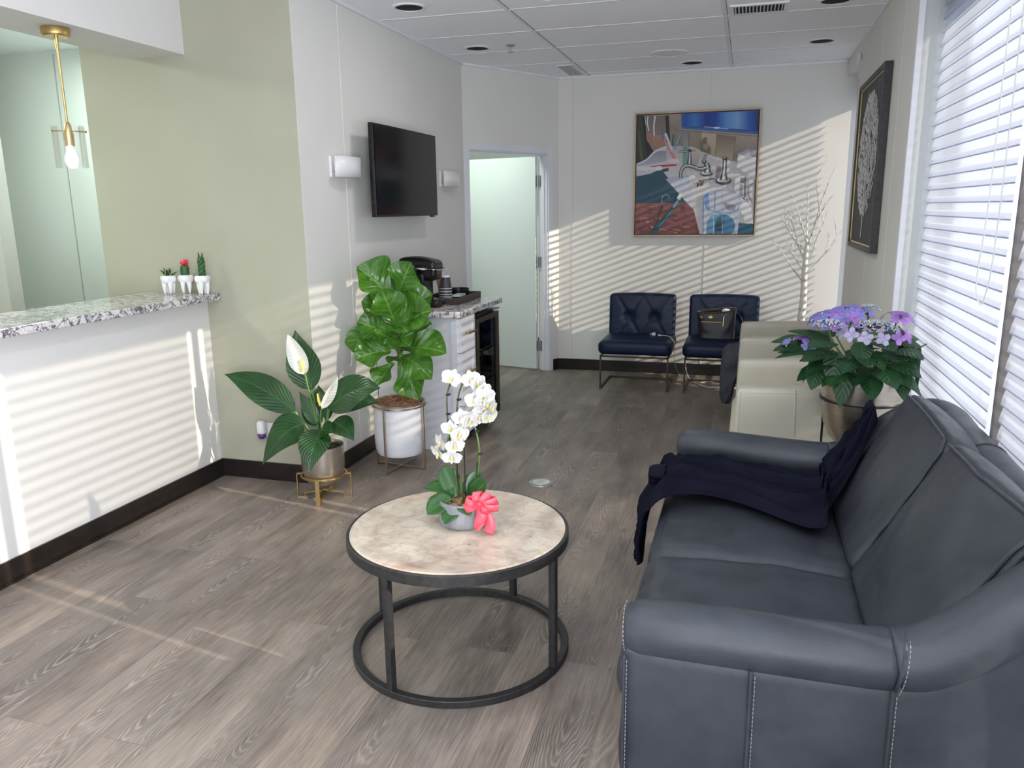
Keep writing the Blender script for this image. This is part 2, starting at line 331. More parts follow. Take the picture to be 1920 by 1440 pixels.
def dup(root, loc=None, rz=None, label=None, group=None):
    r = root.copy(); COL.objects.link(r)
    if loc is not None: r.location = loc
    if rz is not None: r.rotation_euler = (0, 0, rz)
    if label: r['label'] = label
    if group: r['group'] = group
    for ch in list(root.children):
        c = ch.copy(); COL.objects.link(c); c.parent = r
        for g in list(ch.children):
            d = g.copy(); COL.objects.link(d); d.parent = c
    return r
def box(bm, x0, x1, y0, y1, z0, z1, mi=0):
    vs = [bm.verts.new((x, y, z)) for x in (x0, x1) for y in (y0, y1) for z in (z0, z1)]
    for f in ((0, 1, 3, 2), (4, 6, 7, 5), (0, 4, 5, 1), (2, 3, 7, 6), (0, 2, 6, 4), (1, 5, 7, 3)):
        fc = bm.faces.new([vs[i] for i in f]); fc.material_index = mi
    return vs
def obox(bm, a, b, n, t, z0, z1, mi=0):
    """box along the plan segment a-b, from the segment to t along the plan normal n"""
    a = Vector(a); b = Vector(b); n = Vector(n).normalized()*t
    vs = []
    for p in (a, b):
        for q in (p, p+n):
            for z in (z0, z1): vs.append(bm.verts.new((q.x, q.y, z)))
    for f in ((0, 1, 3, 2), (4, 6, 7, 5), (0, 4, 5, 1), (2, 3, 7, 6), (0, 2, 6, 4), (1, 5, 7, 3)):
        fc = bm.faces.new([vs[i] for i in f]); fc.material_index = mi
    bmesh.ops.recalc_face_normals(bm, faces=bm.faces[:])
def tube(bm, pts, r, n=10, caps=True, mi=0, squash=1.0):
    pts = [Vector(p) for p in pts]; rs = r if isinstance(r, (list, tuple)) else [r]*len(pts)
    T = []
    for i in range(len(pts)):
        d = pts[min(i+1, len(pts)-1)]-pts[max(i-1, 0)]
        T.append(d.normalized() if d.length > 1e-9 else Vector((0, 0, 1)))
    ref = Vector((0, 0, 1)) if abs(T[0].z) < 0.9 else Vector((1, 0, 0))
    N = (ref-T[0]*ref.dot(T[0])).normalized(); rings = []
    for i, p in enumerate(pts):
        N = (N-T[i]*N.dot(T[i])).normalized(); B = T[i].cross(N)
        rings.append([bm.verts.new(p+N*(math.cos(a)*rs[i]*squash)+B*(math.sin(a)*rs[i])) for a in [2*PI*k/n for k in range(n)]])
    for a, b in zip(rings, rings[1:]):
        for k in range(n):
            f = bm.faces.new((a[k], a[(k+1) % n], b[(k+1) % n], b[k])); f.material_index = mi
    if caps:
        f = bm.faces.new(rings[0][::-1]); f.material_index = mi; f = bm.faces.new(rings[-1]); f.material_index = mi
def bar(bm, p, q, w, h=None, up=(0, 0, 1), mi=0):
    h = h or w; p = Vector(p); q = Vector(q); d = (q-p).normalized(); up = Vector(up)
    if abs(d.dot(up)) > 0.95: up = Vector((0, 1, 0))
    s = d.cross(up).normalized()*w/2; u = s.cross(d).normalized()*h/2
    a = [bm.verts.new(p+i*s+j*u) for i, j in ((-1, -1), (1, -1), (1, 1), (-1, 1))]
    b = [bm.verts.new(q+i*s+j*u) for i, j in ((-1, -1), (1, -1), (1, 1), (-1, 1))]
    for k in range(4):
        f = bm.faces.new((a[k], a[(k+1) % 4], b[(k+1) % 4], b[k])); f.material_index = mi
    for r_ in (a[::-1], b):
        f = bm.faces.new(r_); f.material_index = mi
def lathe(bm, prof, n=32, c=(0, 0, 0), mi=0, fn=None):
    rings = []
    for r, z in prof:
        if r < 1e-6: rings.append([bm.verts.new((c[0], c[1], c[2]+z))]); continue
        rg = []
        for k in range(n):
            a = 2*PI*k/n; rr = r*(fn(a, z) if fn else 1)
            rg.append(bm.verts.new((c[0]+rr*math.cos(a), c[1]+rr*math.sin(a), c[2]+z)))
        rings.append(rg)
    for a, b in zip(rings, rings[1:]):
        for k in range(n):
            k2 = (k+1) % n
            if len(a) == 1 and len(b) == 1: break
            if len(a) == 1: f = bm.faces.new((a[0], b[k2], b[k]))
            elif len(b) == 1: f = bm.faces.new((a[k], a[k2], b[0]))
            else: f = bm.faces.new((a[k], a[k2], b[k2], b[k]))
            f.material_index = mi
def sphere(bm, c, r, n=12, mi=0, s=(1, 1, 1)):
    prof = [(math.sin(PI*k/(n//2))*1.0, -math.cos(PI*k/(n//2))) for k in range(n//2+1)]
    base = len(bm.verts); lathe(bm, [(max(0, a), b) for a, b in prof], n, mi=mi)
    bm.verts.ensure_lookup_table()
    for v in bm.verts[base:]:
        v.co = Vector((c[0]+v.co.x*r*s[0], c[1]+v.co.y*r*s[1], c[2]+v.co.z*r*s[2]))
def grid(bm, nu, nv, fn, uv=None, mi=0, closeu=False):
    V = [[bm.verts.new(fn(i/(nu), j/(nv))) for j in range(nv+1)] for i in range(nu if closeu else nu+1)]
    lay = bm.loops.layers.uv.verify() if uv else None
    for i in range(nu):
        i2 = (i+1) % nu if closeu else i+1
        for j in range(nv):
            f = bm.faces.new((V[i][j], V[i2][j], V[i2][j+1], V[i][j+1])); f.material_index = mi
            if lay:
                for lp, (a, b) in zip(f.loops, ((i, j), (i+1, j), (i+1, j+1), (i, j+1))): lp[lay].uv = (a/nu, b/nv)
def rbox(bm, sx, sy, sz, r, n=10, fn=None, mi=0):
    """rounded box centred at 0, sides subdivided n; fn maps each point"""
    base = len(bm.verts)
    cache = {}
    h = (sx/2, sy/2, sz/2); rr = min(r, *h)
    def mk(p):
        key = tuple(round(c, 6) for c in p)
        if key in cache: return cache[key]
        inner = Vector([max(-(h[i]-rr), min(h[i]-rr, p[i]*h[i])) for i in range(3)])
        d = Vector([p[i]*h[i] for i in range(3)])-inner
        # spread the corner parameters evenly
        q = inner+d.normalized()*rr if d.length > 1e-9 else Vector([p[i]*h[i] for i in range(3)])
        if fn: q = Vector(fn(q, p))
        cache[key] = bm.verts.new(q); return cache[key]
    ts = [-math.cos(PI*k/n) for k in range(n+1)]
    ts = [0.5*t_+0.5*(-1+2*k/n) for k, t_ in enumerate(ts)]
    for ax in range(3):
        for sg in (-1, 1):
            for i in range(n):
                for j in range(n):
                    q = []
                    for a, b in ((i, j), (i+1, j), (i+1, j+1), (i, j+1)):
                        p = [0, 0, 0]; p[ax] = sg; p[(ax+1) % 3] = ts[a]; p[(ax+2) % 3] = ts[b]; q.append(mk(tuple(p)))
                    f = bm.faces.new(q if sg > 0 else q[::-1]); f.material_index = mi
def bez(p0, p1, p2, p3, n=12):
    p0, p1, p2, p3 = map(Vector, (p0, p1, p2, p3)); out = []
    for k in range(n+1):
        t_ = k/n; u = 1-t_; out.append(u**3*p0+3*u*u*t_*p1+3*u*t_*t_*p2+t_**3*p3)
    return out
def catmull(P, n=8):
    P = [Vector(p) for p in P]; out = []; Q = [2*P[0]-P[1]]+P+[2*P[-1]-P[-2]]
    for i in range(1, len(Q)-2):
        a, b, c, d = Q[i-1:i+3]
        for k in range(n):
            t_ = k/n; out.append(0.5*((2*b)+(c-a)*t_+(2*a-5*b+4*c-d)*t_*t_+(3*b-a-3*c+d)*t_**3))
    out.append(P[-1]); return out
PROF = {
 'lance': lambda u: (math.sin(PI*min(1, u*1.02)**0.75)**0.9)*(1-0.15*u),
 'ovate': lambda u: math.sin(PI*u**0.72)**0.8,
 'fiddle': lambda u: (math.sin(PI*u**1.15)**0.55)*(0.72+0.28*math.sin(2*PI*(u-0.42))),
 'strap': lambda u: min(1.0, (math.sin(PI*u**0.85)*1.25))**0.7,
 'petal': lambda u: math.sin(PI*u**0.8)**0.6,
}
def leaf(bm, base, tip, width, nrm=(0, -1, 0), bend=0.1, prof='ovate', fold=0.15, wave=0.0, curl=0.0, nu=12, nv=6, mi=0, bdir=(0, 0, 1), seed=None):
    """leaf blade from base to tip; bend lifts the middle; nrm the way its face looks"""
    base = Vector(base); tip = Vector(tip); L = (tip-base).length; bd = Vector(bdir)
    mid = (base+tip)/2+bd*bend*L
    sd = rnd.random()*50 if seed is None else seed
    pf = PROF[prof]; nrm0 = Vector(nrm).normalized()
    def cl(u): return (1-u)**2*base+2*u*(1-u)*mid+u*u*tip
    def f(u, v_):
        p = cl(u); tg = (cl(min(1, u+0.01))-cl(max(0, u-0.01))).normalized()
        side = tg.cross(nrm0)
        side = side.normalized() if side.length > 1e-4 else Vector((1, 0, 0))
        nn = side.cross(tg).normalized(); s = (v_-0.5)*2; wd = max(0.0, pf(u))*width/2 if 0 < u < 1 else 0.0005
        off = nn*(fold*abs(s)**1.3*wd)-nn*(curl*s*s*wd)
        wv = wave*wd*math.sin(u*9+sd+(2 if s > 0 else 0))*abs(s)
        return p+side*(s*wd)+off+nn*wv
    grid(bm, nu, nv, f, uv=True, mi=mi)
def dashes(bm, path, r=0.0012, L=0.007, gap=0.004):
    path = [Vector(p) for p in path]; acc = 0.0; d_on = True; i = 0; cur = path[0]; seg = []
    ds = [0.0]
    for a, b in zip(path, path[1:]): ds.append(ds[-1]+(b-a).length)
    def at(s):
        for k in range(len(ds)-1):
            if ds[k+1] >= s:
                f = (s-ds[k])/max(1e-9, ds[k+1]-ds[k]); return path[k].lerp(path[k+1], f)
        return path[-1]
    s = 0.0
    while s+L < ds[-1]:
        tube(bm, [at(s), at(s+L)], r, 5); s += L+gap
CEIL = 2.72
# ------------------------------------------------------------------ room shell
def fromw(bm, root): bmesh.ops.translate(bm, verts=bm.verts[:], vec=-Vector(root.location))
bm = newbm(); box(bm, -6.1, 1.05, -2.9, 8.9, -0.1, 0); struct('floor', bm, 'floor', smooth=False)
bm = newbm(); box(bm, -6.1, 1.05, -2.9, 8.9, CEIL, CEIL+0.1); struct('ceiling', bm, 'ceil', smooth=False)
bm = newbm()
for x in (-2.70, -1.45, -0.20): box(bm, x-0.012, x+0.012, -2.8, 7.49, CEIL-0.004, CEIL+0.01)
k = 0
for i in range(17):
    y = 7.36-0.61*i
    if y > -2.8: box(bm, -2.96, 0.73, y-0.012, y+0.012, CEIL-0.003, CEIL+0.01)
M['grid'] = noisy('ceiling_grid_white', (0.76, 0.77, 0.81), (0.80, 0.81, 0.85), 10, 0.5)
struct('trim_1', bm, 'grid', smooth=False)
bm = newbm()
for x in (-2.70, -1.45, -0.20): box(bm, x+0.012, x+0.0145, -2.8, 7.49, CEIL-0.002, CEIL+0.01)
for i in range(17):
    y = 7.36-0.61*i
    if y > -2.8: box(bm, -2.96, 0.73, y+0.012, y+0.0145, CEIL-0.002, CEIL+0.01)
struct('trim_shadow_line', bm, 'void', smooth=False)  # thin dark strips drawn as shadow lines beside the grid bars
bm = newbm()   # wall angle round the ceiling
box(bm, -2.31, -2.29, 3.88, 6.46, CEIL-0.018, CEIL+0.002); box(bm, -1.72, 0.73, 7.477, 7.497, CEIL-0.018, CEIL+0.002)
box(bm, 0.722, 0.742, -2.8, 6.71, CEIL-0.018, CEIL+0.002)
P0 = Vector((-2.31, 6.47)); P1 = Vector((-1.73, 7.497)); DD = (P1-P0).normalized(); NN = Vector((-DD.y, DD.x)); WL = (P1-P0).length
obox(bm, P0, P1, -NN, 0.02, CEIL-0.018, CEIL+0.002)
struct('trim_2', bm, 'grid', smooth=False)

bm = newbm(); box(bm, -3.12, -2.974, -2.8, 3.88, 0, 1.06); struct('wall_left', bm, 'wall_white', smooth=False)
bm = newbm(); box(bm, -3.315, -2.97, -2.8, 3.88, 2.385, CEIL); struct('wall_left_soffit', bm, 'wall_white', smooth=False)
bm = newbm(); box(bm, -3.665, -2.312, 3.88, 3.98, 0, CEIL); struct('wall_left_return', bm, 'wall_olive_shade', smooth=False)
bm = newbm(); box(bm, -6.0, -4.43, 3.88, 3.98, 0, CEIL); struct('wall_reception_rear', bm, 'wall_grey', smooth=False)
bm = newbm(); box(bm, -2.41, -2.31, 3.882, 6.47, 0, CEIL); struct('wall_left_rear', bm, 'wall', smooth=False)
bm = newbm(); box(bm, -6.0, -2.412, 5.0, 5.1, 0, CEIL); struct('wall_corridor', bm, 'doorw', smooth=False)
bm = newbm(); box(bm, -6.1, -6.0, -2.8, 8.8, 0, CEIL); struct('wall_far_left', bm, 'wall_olive_shade', smooth=False)
bm = newbm(); box(bm, -6.0, 1.0, 8.7, 8.8, 0, CEIL); struct('wall_back_room', bm, 'doorw', smooth=False)
bm = newbm(); box(bm, -1.73, 1.02, 7.497, 7.6, 0, CEIL); struct('wall_back', bm, 'wall', smooth=False)
bm = newbm(); pt = lambda s: P0+DD*s
obox(bm, pt(0), pt(WL), NN, 0.11, 2.06, CEIL); obox(bm, pt(1.045), pt(WL), NN, 0.11, 0, 2.06); obox(bm, pt(0), pt(0.03), NN, 0.11, 0, 2.06)
struct('wall_angled', bm, 'wall', smooth=False)
bm = newbm(); box(bm, 0.74, 0.98, 4.44, 6.71, 0, CEIL, 0)
bm.faces.ensure_lookup_table()
for f in bm.faces:
    if f.calc_center_median().y < 4.45: f.material_index = 1
struct('wall_right', bm, ['wall', 'reveal'], smooth=False)
bm = newbm(); box(bm, 0.733, 0.742, 4.436, 4.475, 0, 2.6); box(bm, 0.735, 0.76, 4.431, 4.441, 0, 2.6); struct('trim_3', bm, 'trimw', smooth=False)
bm = newbm()
for a, b in ((-2.8, 4.44), (6.71, 7.497)):
    box(bm, 0.92, 1.0, a, b, 2.43, CEIL); box(bm, 0.74, 0.92, a, b, 2.60, CEIL); box(bm, 0.74, 1.0, a, b, 0, 0.12)
struct('wall_right_header', bm, 'wall', smooth=False)
# front wall behind the camera, its unseen glazing added to let in fill
bm = newbm(); box(bm, -6.0, -2.9, -2.9, -2.8, 0, CEIL); box(bm, 0.7, 1.05, -2.9, -2.8, 0, CEIL); box(bm, -2.9, 0.7, -2.9, -2.8, 2.65, CEIL)
struct('wall_front', bm, 'wall', smooth=False)

def baseb(segs, name, h=0.105):
    bm = newbm()
    for a, b, n in segs:
        obox(bm, a, b, n, 0.010, 0.0, h); obox(bm, a, b, n, 0.016, 0.0, 0.014)
    struct(name, bm, 'base', smooth=False)
baseb([((-2.974, -2.8), (-2.974, 3.88), (1, 0))], 'baseboard_left')
baseb([((-2.974, 3.88), (-2.31, 3.88), (0, -1)), ((-2.31, 3.87), (-2.31, 4.66), (1, 0))], 'baseboard_left_return')
baseb([((-2.31, 5.56), (-2.31, 6.47), (1, 0))], 'baseboard_left_rear')
baseb([((-1.73, 7.497), (1.0, 7.497), (0, -1)), (tuple(pt(1.085)), tuple(pt(WL)), tuple(-NN))], 'baseboard_back')
baseb([((0.74, 6.71), (0.74, 4.49), (-1, 0))], 'baseboard_right')
baseb([((-6, 5.0), (-2.42, 5.0), (0, -1)), ((-5.9, 8.7), (0, 8.7), (0, -1))], 'baseboard_back_room')
# seams of the wall panels
bm = newbm(); box(bm, -2.31, -2.308, 4.386, 4.394, 0.105, 2.70); struct('trim_4', bm, 'wall', smooth=False)
bm = newbm(); box(bm, -0.372, -0.362, 7.494, 7.497, 0.105, 2.70); box(bm, -1.603, -1.590, 7.494, 7.497, 0.105, 2.70); struct('trim_5', bm, 'wall_white', smooth=False)
bm = newbm()
for y in (4.86, 5.62): box(bm, 0.739, 0.74, y, y+0.008, 0.105, 2.70)
struct('trim_6', bm, 'wall', smooth=False)
bm = newbm(); box(bm, -4.965, -4.955, 4.997, 5.0, 0, 2.70); struct('trim_7', bm, 'wall_grey', smooth=False)

# windows: bronze frames and panes
WIN = [(2.965, 4.44), (1.66, 2.965), (0.35, 1.66), (-1.0, 0.35), (-2.8, -1.0), (6.71, 7.497)]
for i, (a, b) in enumerate(WIN):
    bm = newbm(); e = 0.022
    box(bm, 0.90, 0.96, a, a+e, 0.12, 2.43); box(bm, 0.90, 0.96, b-e, b, 0.12, 2.43)
    box(bm, 0.90, 0.96, a+e, b-e, 0.12, 0.12+0.04); box(bm, 0.90, 0.96, a+e, b-e, 2.39, 2.43)
    f = struct('window_%d' % (i+1), bm, 'bronze', smooth=False)
    bm = newbm(); box(bm, 0.928, 0.932, a+e, b-e, 0.16, 2.39); obj('pane', bm, 'glass', f, smooth=False)
bm = newbm()
for x in (-2.9, -1.1, 0.66): box(bm, x, x+0.04, -2.88, -2.82, 0, 2.65)
f = struct('window_7', bm, 'bronze', smooth=False)
bm = newbm(); box(bm, -2.86, 0.66, -2.852, -2.848, 0.02, 2.65); obj('pane', bm, 'glass', f, smooth=False)
# dark mullion cover standing between the two visible blinds
bm = newbm(); box(bm, 0.835, 0.90, 2.945, 2.975, 0.12, 2.6); struct('trim_8', bm, 'bronze', smooth=False)
bm = newbm(); box(bm, 0.835, 0.90, 1.64, 1.67, 0.12, 2.6); struct('trim_9', bm, 'bronze', smooth=False)

# ------------------------------------------------------------------ sheer blinds
def make_blind(a, b, label, z0=0.14, z1=2.58, dx=0.016, dz=0.089, fab='vane'):
    r = thing('window_blind', label, 'blind', (0.85, (a+b)/2, z0), group='sheer vane blinds along the window wall')
    h = (b-a)/2
    bm = newbm(); box(bm, -0.04, 0.035, -h, h, z1-z0-0.01, z1-z0+0.02); obj('headrail', bm, 'white_pl', r, smooth=False, bevel=0.004)
    bm = newbm(); grid(bm, 1, 1, lambda u, v: (-0.03, -h+2*h*u, 0.02+(z1-z0-0.03)*v)); obj('sheer_panel', bm, 'sheer', r, smooth=False)
    bm = newbm(); nv = int((z1-z0-0.10)/0.06)
    for k in range(nv):
        zc = 0.03+k*0.06
        def f(u, v, zc=zc): return (-0.010+dx*(0.5-0.5*math.cos(PI*v)), -h+2*h*u, zc+dz*v+0.002)
        grid(bm, 1, 6, f)
        box(bm, -0.0115, -0.0102, -h, h, zc+0.001, zc+0.0065, 1)
    obj('vanes', bm, [fab, 'vane_hem'], r, autos=True)
    bm = newbm(); box(bm, -0.034, 0.03, -h, h, 0.0, 0.022); obj('bottom_rail', bm, 'white_pl', r, smooth=False, bevel=0.004)
    return r
bl1 = make_blind(3.045, 4.425, 'tall white sheer blind nearest the dark framed painting, with a hanging cord loop')
bm = newbm(); P = catmull([(0.80, 3.16, 2.55), (0.795, 3.15, 2.0), (0.79, 3.13, 1.55), (0.785, 3.15, 1.30), (0.785, 3.11, 1.22), (0.80, 3.085, 1.235), (0.81, 3.07, 1.5), (0.81, 3.07, 2.55)], 8)
tube(bm, P, 0.0022, 6); fromw(bm, bl1); obj('pull_cord', bm, 'cable', bl1)
make_blind(1.745, 2.915, 'white sheer blind at the right edge, behind the near half of the grey sofa')
make_blind(0.40, 1.62, 'white sheer blind on the window beside the camera')
make_blind(6.73, 7.44, 'narrow white sheer blind hidden beyond the pier in the far corner', dx=0.040, dz=0.040, fab='vane_open')

# ------------------------------------------------------------------ door
bm = newbm(); cas = 0.055
def P3(s, d): q = P0+DD*s+NN*d; return q
for s0, s1, z0, z1 in ((0.0, cas, 0, 2.10), (1.03, 1.085, 0, 2.10), (cas, 1.03, 2.045, 2.10)):
    obox(bm, pt(s0), pt(s1), -NN, 0.014, z0, z1)
obox(bm, pt(0.03), pt(0.055), NN, 0.115, 0, 2.06); obox(bm, pt(1.02), pt(1.045), NN, 0.115, 0, 2.06); obox(bm, pt(0.055), pt(1.02), NN, 0.115, 2.035, 2.06)
obox(bm, P3(0.055, 0.03), P3(0.068, 0.03), NN, 0.035, 0, 2.035); obox(bm, P3(1.007, 0.03), P3(1.02, 0.03), NN, 0.035, 0, 2.035); obox(bm, P3(0.068, 0.03), P3(1.007, 0.03), NN, 0.035, 2.02, 2.035)
struct('trim_10', bm, 'trimw', smooth=False, bevel=0.002)
H0 = Vector((-1.925, 7.372)); LD = Vector((-0.975, 0.222)).normalized(); LN = Vector((0.222, 0.975)).normalized()
bm = newbm(); obox(bm, H0, H0+LD*0.90, LN, 0.042, 0.012, 2.02); dr = struct('door_1', bm, 'doorw', smooth=False, bevel=0.002)
for z in (0.24, 1.05, 1.80):
    bm = newbm(); J = P3(1.018, 0.105); E_ = H0-LD*0.0
    bar(bm, (J.x, J.y, z), (E_.x+0.004, E_.y+0.012, z), 0.004, 0.10)
    bar(bm, (J.x+0.012, J.y-0.004, z), (J.x+0.036, J.y-0.03, z), 0.004, 0.10)
    tube(bm, [((J.x+E_.x)/2+0.005, (J.y+E_.y)/2-0.006, z-0.053), ((J.x+E_.x)/2+0.005, (J.y+E_.y)/2-0.006, z+0.053)], 0.008, 10)
    obj('hinge', bm, 'steel', dr)

# ------------------------------------------------------------------ ceiling fittings
cans = [(-1.98, 4.662, 'round black recessed ceiling light nearest the television wall'),
        (-1.993, 5.951, 'round black recessed ceiling light beside the sprinkler'),
        (-0.509, 7.134, 'round black recessed ceiling light above the sink painting'),
        (0.452, 6.555, 'round black recessed ceiling light above the dark framed painting'),
        (0.429, 5.336, 'round black recessed ceiling light at the top edge, right of the slotted vent')]
can0 = None
for x, y, lb in cans:
    if can0 is None:
        can0 = thing('recessed_light', lb, 'ceiling light', (x, y, CEIL), group='recessed ceiling lights')
        bm = newbm(); lathe(bm, [(0.102, 0.0), (0.100, -0.006), (0.083, -0.008), (0.080, 0.0)], 32); obj('trim_ring', bm, 'grid', can0)
        bm = newbm(); lathe(bm, [(0.082, -0.003), (0.074, -0.0045), (0.0, -0.005)], 32); obj('baffle', bm, 'void', can0)
    else: dup(can0, (x, y, CEIL), label=lb)
t_ = thing('sprinkler', 'small pendent fire sprinkler under the ceiling tiles', 'sprinkler', (-1.734, 5.941, CEIL))
bm = newbm(); lathe(bm, [(0, 0.0), (0.035, 0.0), (0.030, -0.008), (0.012, -0.012), (0, -0.012)], 20); obj('escutcheon', bm, 'steel', t_)
bm = newbm(); lathe(bm, [(0, -0.01), (0.008, -0.01), (0.007, -0.045), (0.0, -0.045)], 12); lathe(bm, [(0, -0.045), (0.022, -0.045), (0.022, -0.049), (0, -0.049)], 16); obj('deflector', bm, 'steel', t_)
t_ = thing('ceiling_speaker', 'large round white speaker grille in the ceiling', 'speaker', (-0.655, 6.64, CEIL))
bm = newbm(); lathe(bm, [(0.15, 0), (0.145, -0.008), (0.118, -0.012), (0.112, -0.006)], 40); obj('bezel', bm, 'ceil_sp' if 'ceil_sp' in M else 'grid', t_)
bm = newbm(); lathe(bm, [(0.113, -0.005), (0.09, -0.009), (0, -0.010)], 40); obj('grille', bm, 'white_pl', t_)
t_ = thing('round_ceiling_lamp', 'lit round white ceiling lamp cut by the top edge of the photo', 'ceiling light', (-1.12, 4.62, CEIL), group='lit round ceiling lamps')
bm = newbm(); lathe(bm, [(0.12, 0), (0.118, -0.012), (0.10, -0.016)], 32); obj('rim', bm, 'grid', t_)
bm = newbm(); lathe(bm, [(0.10, -0.014), (0.06, -0.020), (0.0, -0.022)], 32); obj('diffuser', bm, 'lamp', t_)
dup(t_, (-1.12, 2.3, CEIL), label='added unseen round ceiling lamp above the coffee table, for fill light'); dup(t_, (-1.12, 0.1, CEIL), label='added unseen round ceiling lamp above the camera, for fill light')  # two unseen lamps added to brighten the room
t_ = thing('ceiling_vent', 'rectangular slotted air vent with angled fins between the tiles', 'vent', (0.0, 5.38, CEIL))
bm = newbm(); box(bm, -0.17, 0.17, -0.125, -0.10, -0.01, 0); box(bm, -0.17, 0.17, 0.10, 0.125, -0.01, 0); box(bm, -0.17, -0.145, -0.10, 0.10, -0.01, 0); box(bm, 0.145, 0.17, -0.10, 0.10, -0.01, 0)
obj('frame', bm, 'grid', t_, smooth=False)
bm = newbm(); box(bm, -0.145, 0.145, -0.10, 0.10, -0.0035, -0.001); obj('duct_opening', bm, 'void', t_, smooth=False)
bm = newbm()
for k in range(14):
    x = -0.135+k*0.0208; bar(bm, (x, -0.10, -0.008), (x, 0.10, -0.008), 0.0015, 0.016, up=(0.5, 0, 0.86))
obj('fins', bm, 'grid', t_, smooth=False)
t_ = thing('ceiling_vent', 'narrow ribbed return grille in the corner tile above the door', 'vent', (-1.54, 7.13, CEIL))
bm = newbm(); box(bm, -0.07, 0.07, -0.26, 0.26, -0.006, 0); obj('frame', bm, 'grid', t_, smooth=False)
bm = newbm()
for k in range(6): box(bm, -0.055+k*0.02, -0.047+k*0.02, -0.24, 0.24, -0.010, -0.006)
obj('louvres', bm, 'steel', t_, smooth=False)
for (x, y, sx, sy, lb) in ((-4.6, 2.4, 0.3, 0.6, 'reception ceiling troffer'), (-4.0, 4.5, 0.3, 0.2, 'corridor ceiling troffer'), (-2.75, 6.6, 0.25, 0.45, 'back room ceiling troffer')):
    t_ = thing('ceiling_light', lb+' with lit white diffuser', 'ceiling light', (x, y, CEIL))
    bm = newbm(); box(bm, -sx, sx, -sy, sy, -0.02, 0); obj('housing', bm, 'grid', t_, smooth=False)
    bm = newbm(); box(bm, -sx+0.03, sx-0.03, -sy+0.03, sy-0.03, -0.024, -0.02); obj('diffuser', bm, 'lamp', t_, smooth=False)
t_ = thing('window_sensor', 'small white sensor knob high in the far right corner', 'sensor', (0.735, 6.62, 2.60))
bm = newbm(); sphere(bm, (-0.012, 0, 0), 0.028, 12, s=(0.6, 1, 1.3)); obj('housing', bm, 'white_pl', t_)
# ------------------------------------------------------------------ grey leather sofa
sofa = thing('sofa', 'slate grey leather two-seat sofa with rolled arms and pale stitching, backed up to the blinds', 'sofa', (0.27, 2.55, 0))
def S(name, bm, m='leather', parent=None, **kw):
    fromw(bm, sofa); return obj(name, bm, m, parent or sofa, **kw)
bm = newbm(); rbox(bm, 0.90, 1.46, 0.30, 0.03, 8, lambda q, p: (q.x+0.24, q.y+2.50, q.z+0.18)); S('base_frame', bm)
def top_z(x): 
    if x < 0.36: return 0.53
    t_ = min(1, (x-0.36)/0.36); return 0.53+0.22*(t_*t_*(3-2*t_))
PN = []
for nm, yc, sgn in (('side_panel', 1.735, -1), ('side_panel', 3.385, 1)):
    bm = newbm()
    def fn(q, p, yc=yc, sgn=sgn):
        x = 0.265+q.x; h = (q.z+0.25)/0.5; z = 0.025+h*(top_z(x)-0.025)
        bul = 0.012*math.cos(p[0]*PI/2)*math.cos(p[2]*PI/2) if abs(p[1]) > 0.99 else 0
        return (x, (yc if sgn < 0 else yc-0.17*max(0.0, min(0.62, x+0.24)))+q.y+sgn*bul*(1 if p[1]*sgn > 0 else 0), z)
    rbox(bm, 1.0, 0.06, 0.5, 0.018, 16, fn); o = S(nm, bm); PN.append(o)
for sx_ in (0.057, 0.351):
    bm = newbm(); P = [(sx_, 1.696, 0.04+0.48*k/10) for k in range(11)]; tube(bm, [(x, y-0.004-0.004*math.sin(PI*k/10), z) for k, (x, y, z) in enumerate(P)], 0.0045, 6); S('piping', bm, 'leather', PN[0])
    bm = newbm(); dashes(bm, [(sx_+0.009, 1.6905-0.003*math.sin(PI*k/10), 0.05+0.46*k/10) for k in range(11)], 0.0010); S('stitching', bm, 'thread', PN[0])
bm = newbm(); P = [(-0.232, 1.702, 0.04+0.47*k/10) for k in range(11)]; tube(bm, P, 0.004, 6); S('piping', bm, 'leather', PN[0])
bm = newbm(); dashes(bm, [(-0.226, 1.699, 0.05), (-0.226, 1.699, 0.5)], 0.0010); S('stitching', bm, 'thread', PN[0])
FAR = lambda x: 3.354-0.17*max(0.0, min(0.62, x+0.24))
def arm(yc, sg):
    bm = newbm(); P = [(-0.243, yc, 0.548), (-0.24, yc, 0.548), (-0.23, yc, 0.548), (-0.20, yc, 0.55), (-0.1, yc, 0.552), (0.05, yc, 0.55), (0.2, yc, 0.548), (0.30, yc, 0.548), (0.345, yc, 0.55), (0.362, yc, 0.552), (0.366, yc, 0.552)]
    P = [(x, FAR(x) if sg > 0 else y, z) for x, y, z in P]; tube(bm, P, [0.02, 0.045, 0.060, 0.070, 0.073, 0.073, 0.073, 0.073, 0.073, 0.069, 0.06], 24); o = S('arm_roll', bm, autos=False)
    if sg < 0:
        ring_ = lambda r, dx: [(0.364+dx+0.012*math.cos(a), yc+r*math.sin(a), 0.552+r*math.cos(a)) for a in [PI*2*k/36 for k in range(37)]]
        bm = newbm(); tube(bm, ring_(0.073, 0), 0.005, 6, caps=False); S('piping', bm, 'leather', o)
        bm = newbm(); dashes(bm, ring_(0.078, 0.009), 0.0010); S('stitching', bm, 'thread', o); bm = newbm(); dashes(bm, [(-0.236-0.004*math.cos(a), yc+0.062*math.sin(a), 0.548+0.062*math.cos(a)) for a in [PI*2*k/36 for k in range(37)]], 0.0010); S('stitching', bm, 'thread', o)
    return o
arm(1.766, -1); arm(3.354, 1)
ys0, ys1 = 1.766, 3.354
half = [(0.364, ys0, 0.552), (0.42, ys0, 0.566), (0.50, ys0+0.003, 0.615), (0.60, ys0+0.012, 0.70), (0.685, ys0+0.05, 0.752), (0.725, ys0+0.14, 0.758), (0.728, ys0+0.30, 0.755)]
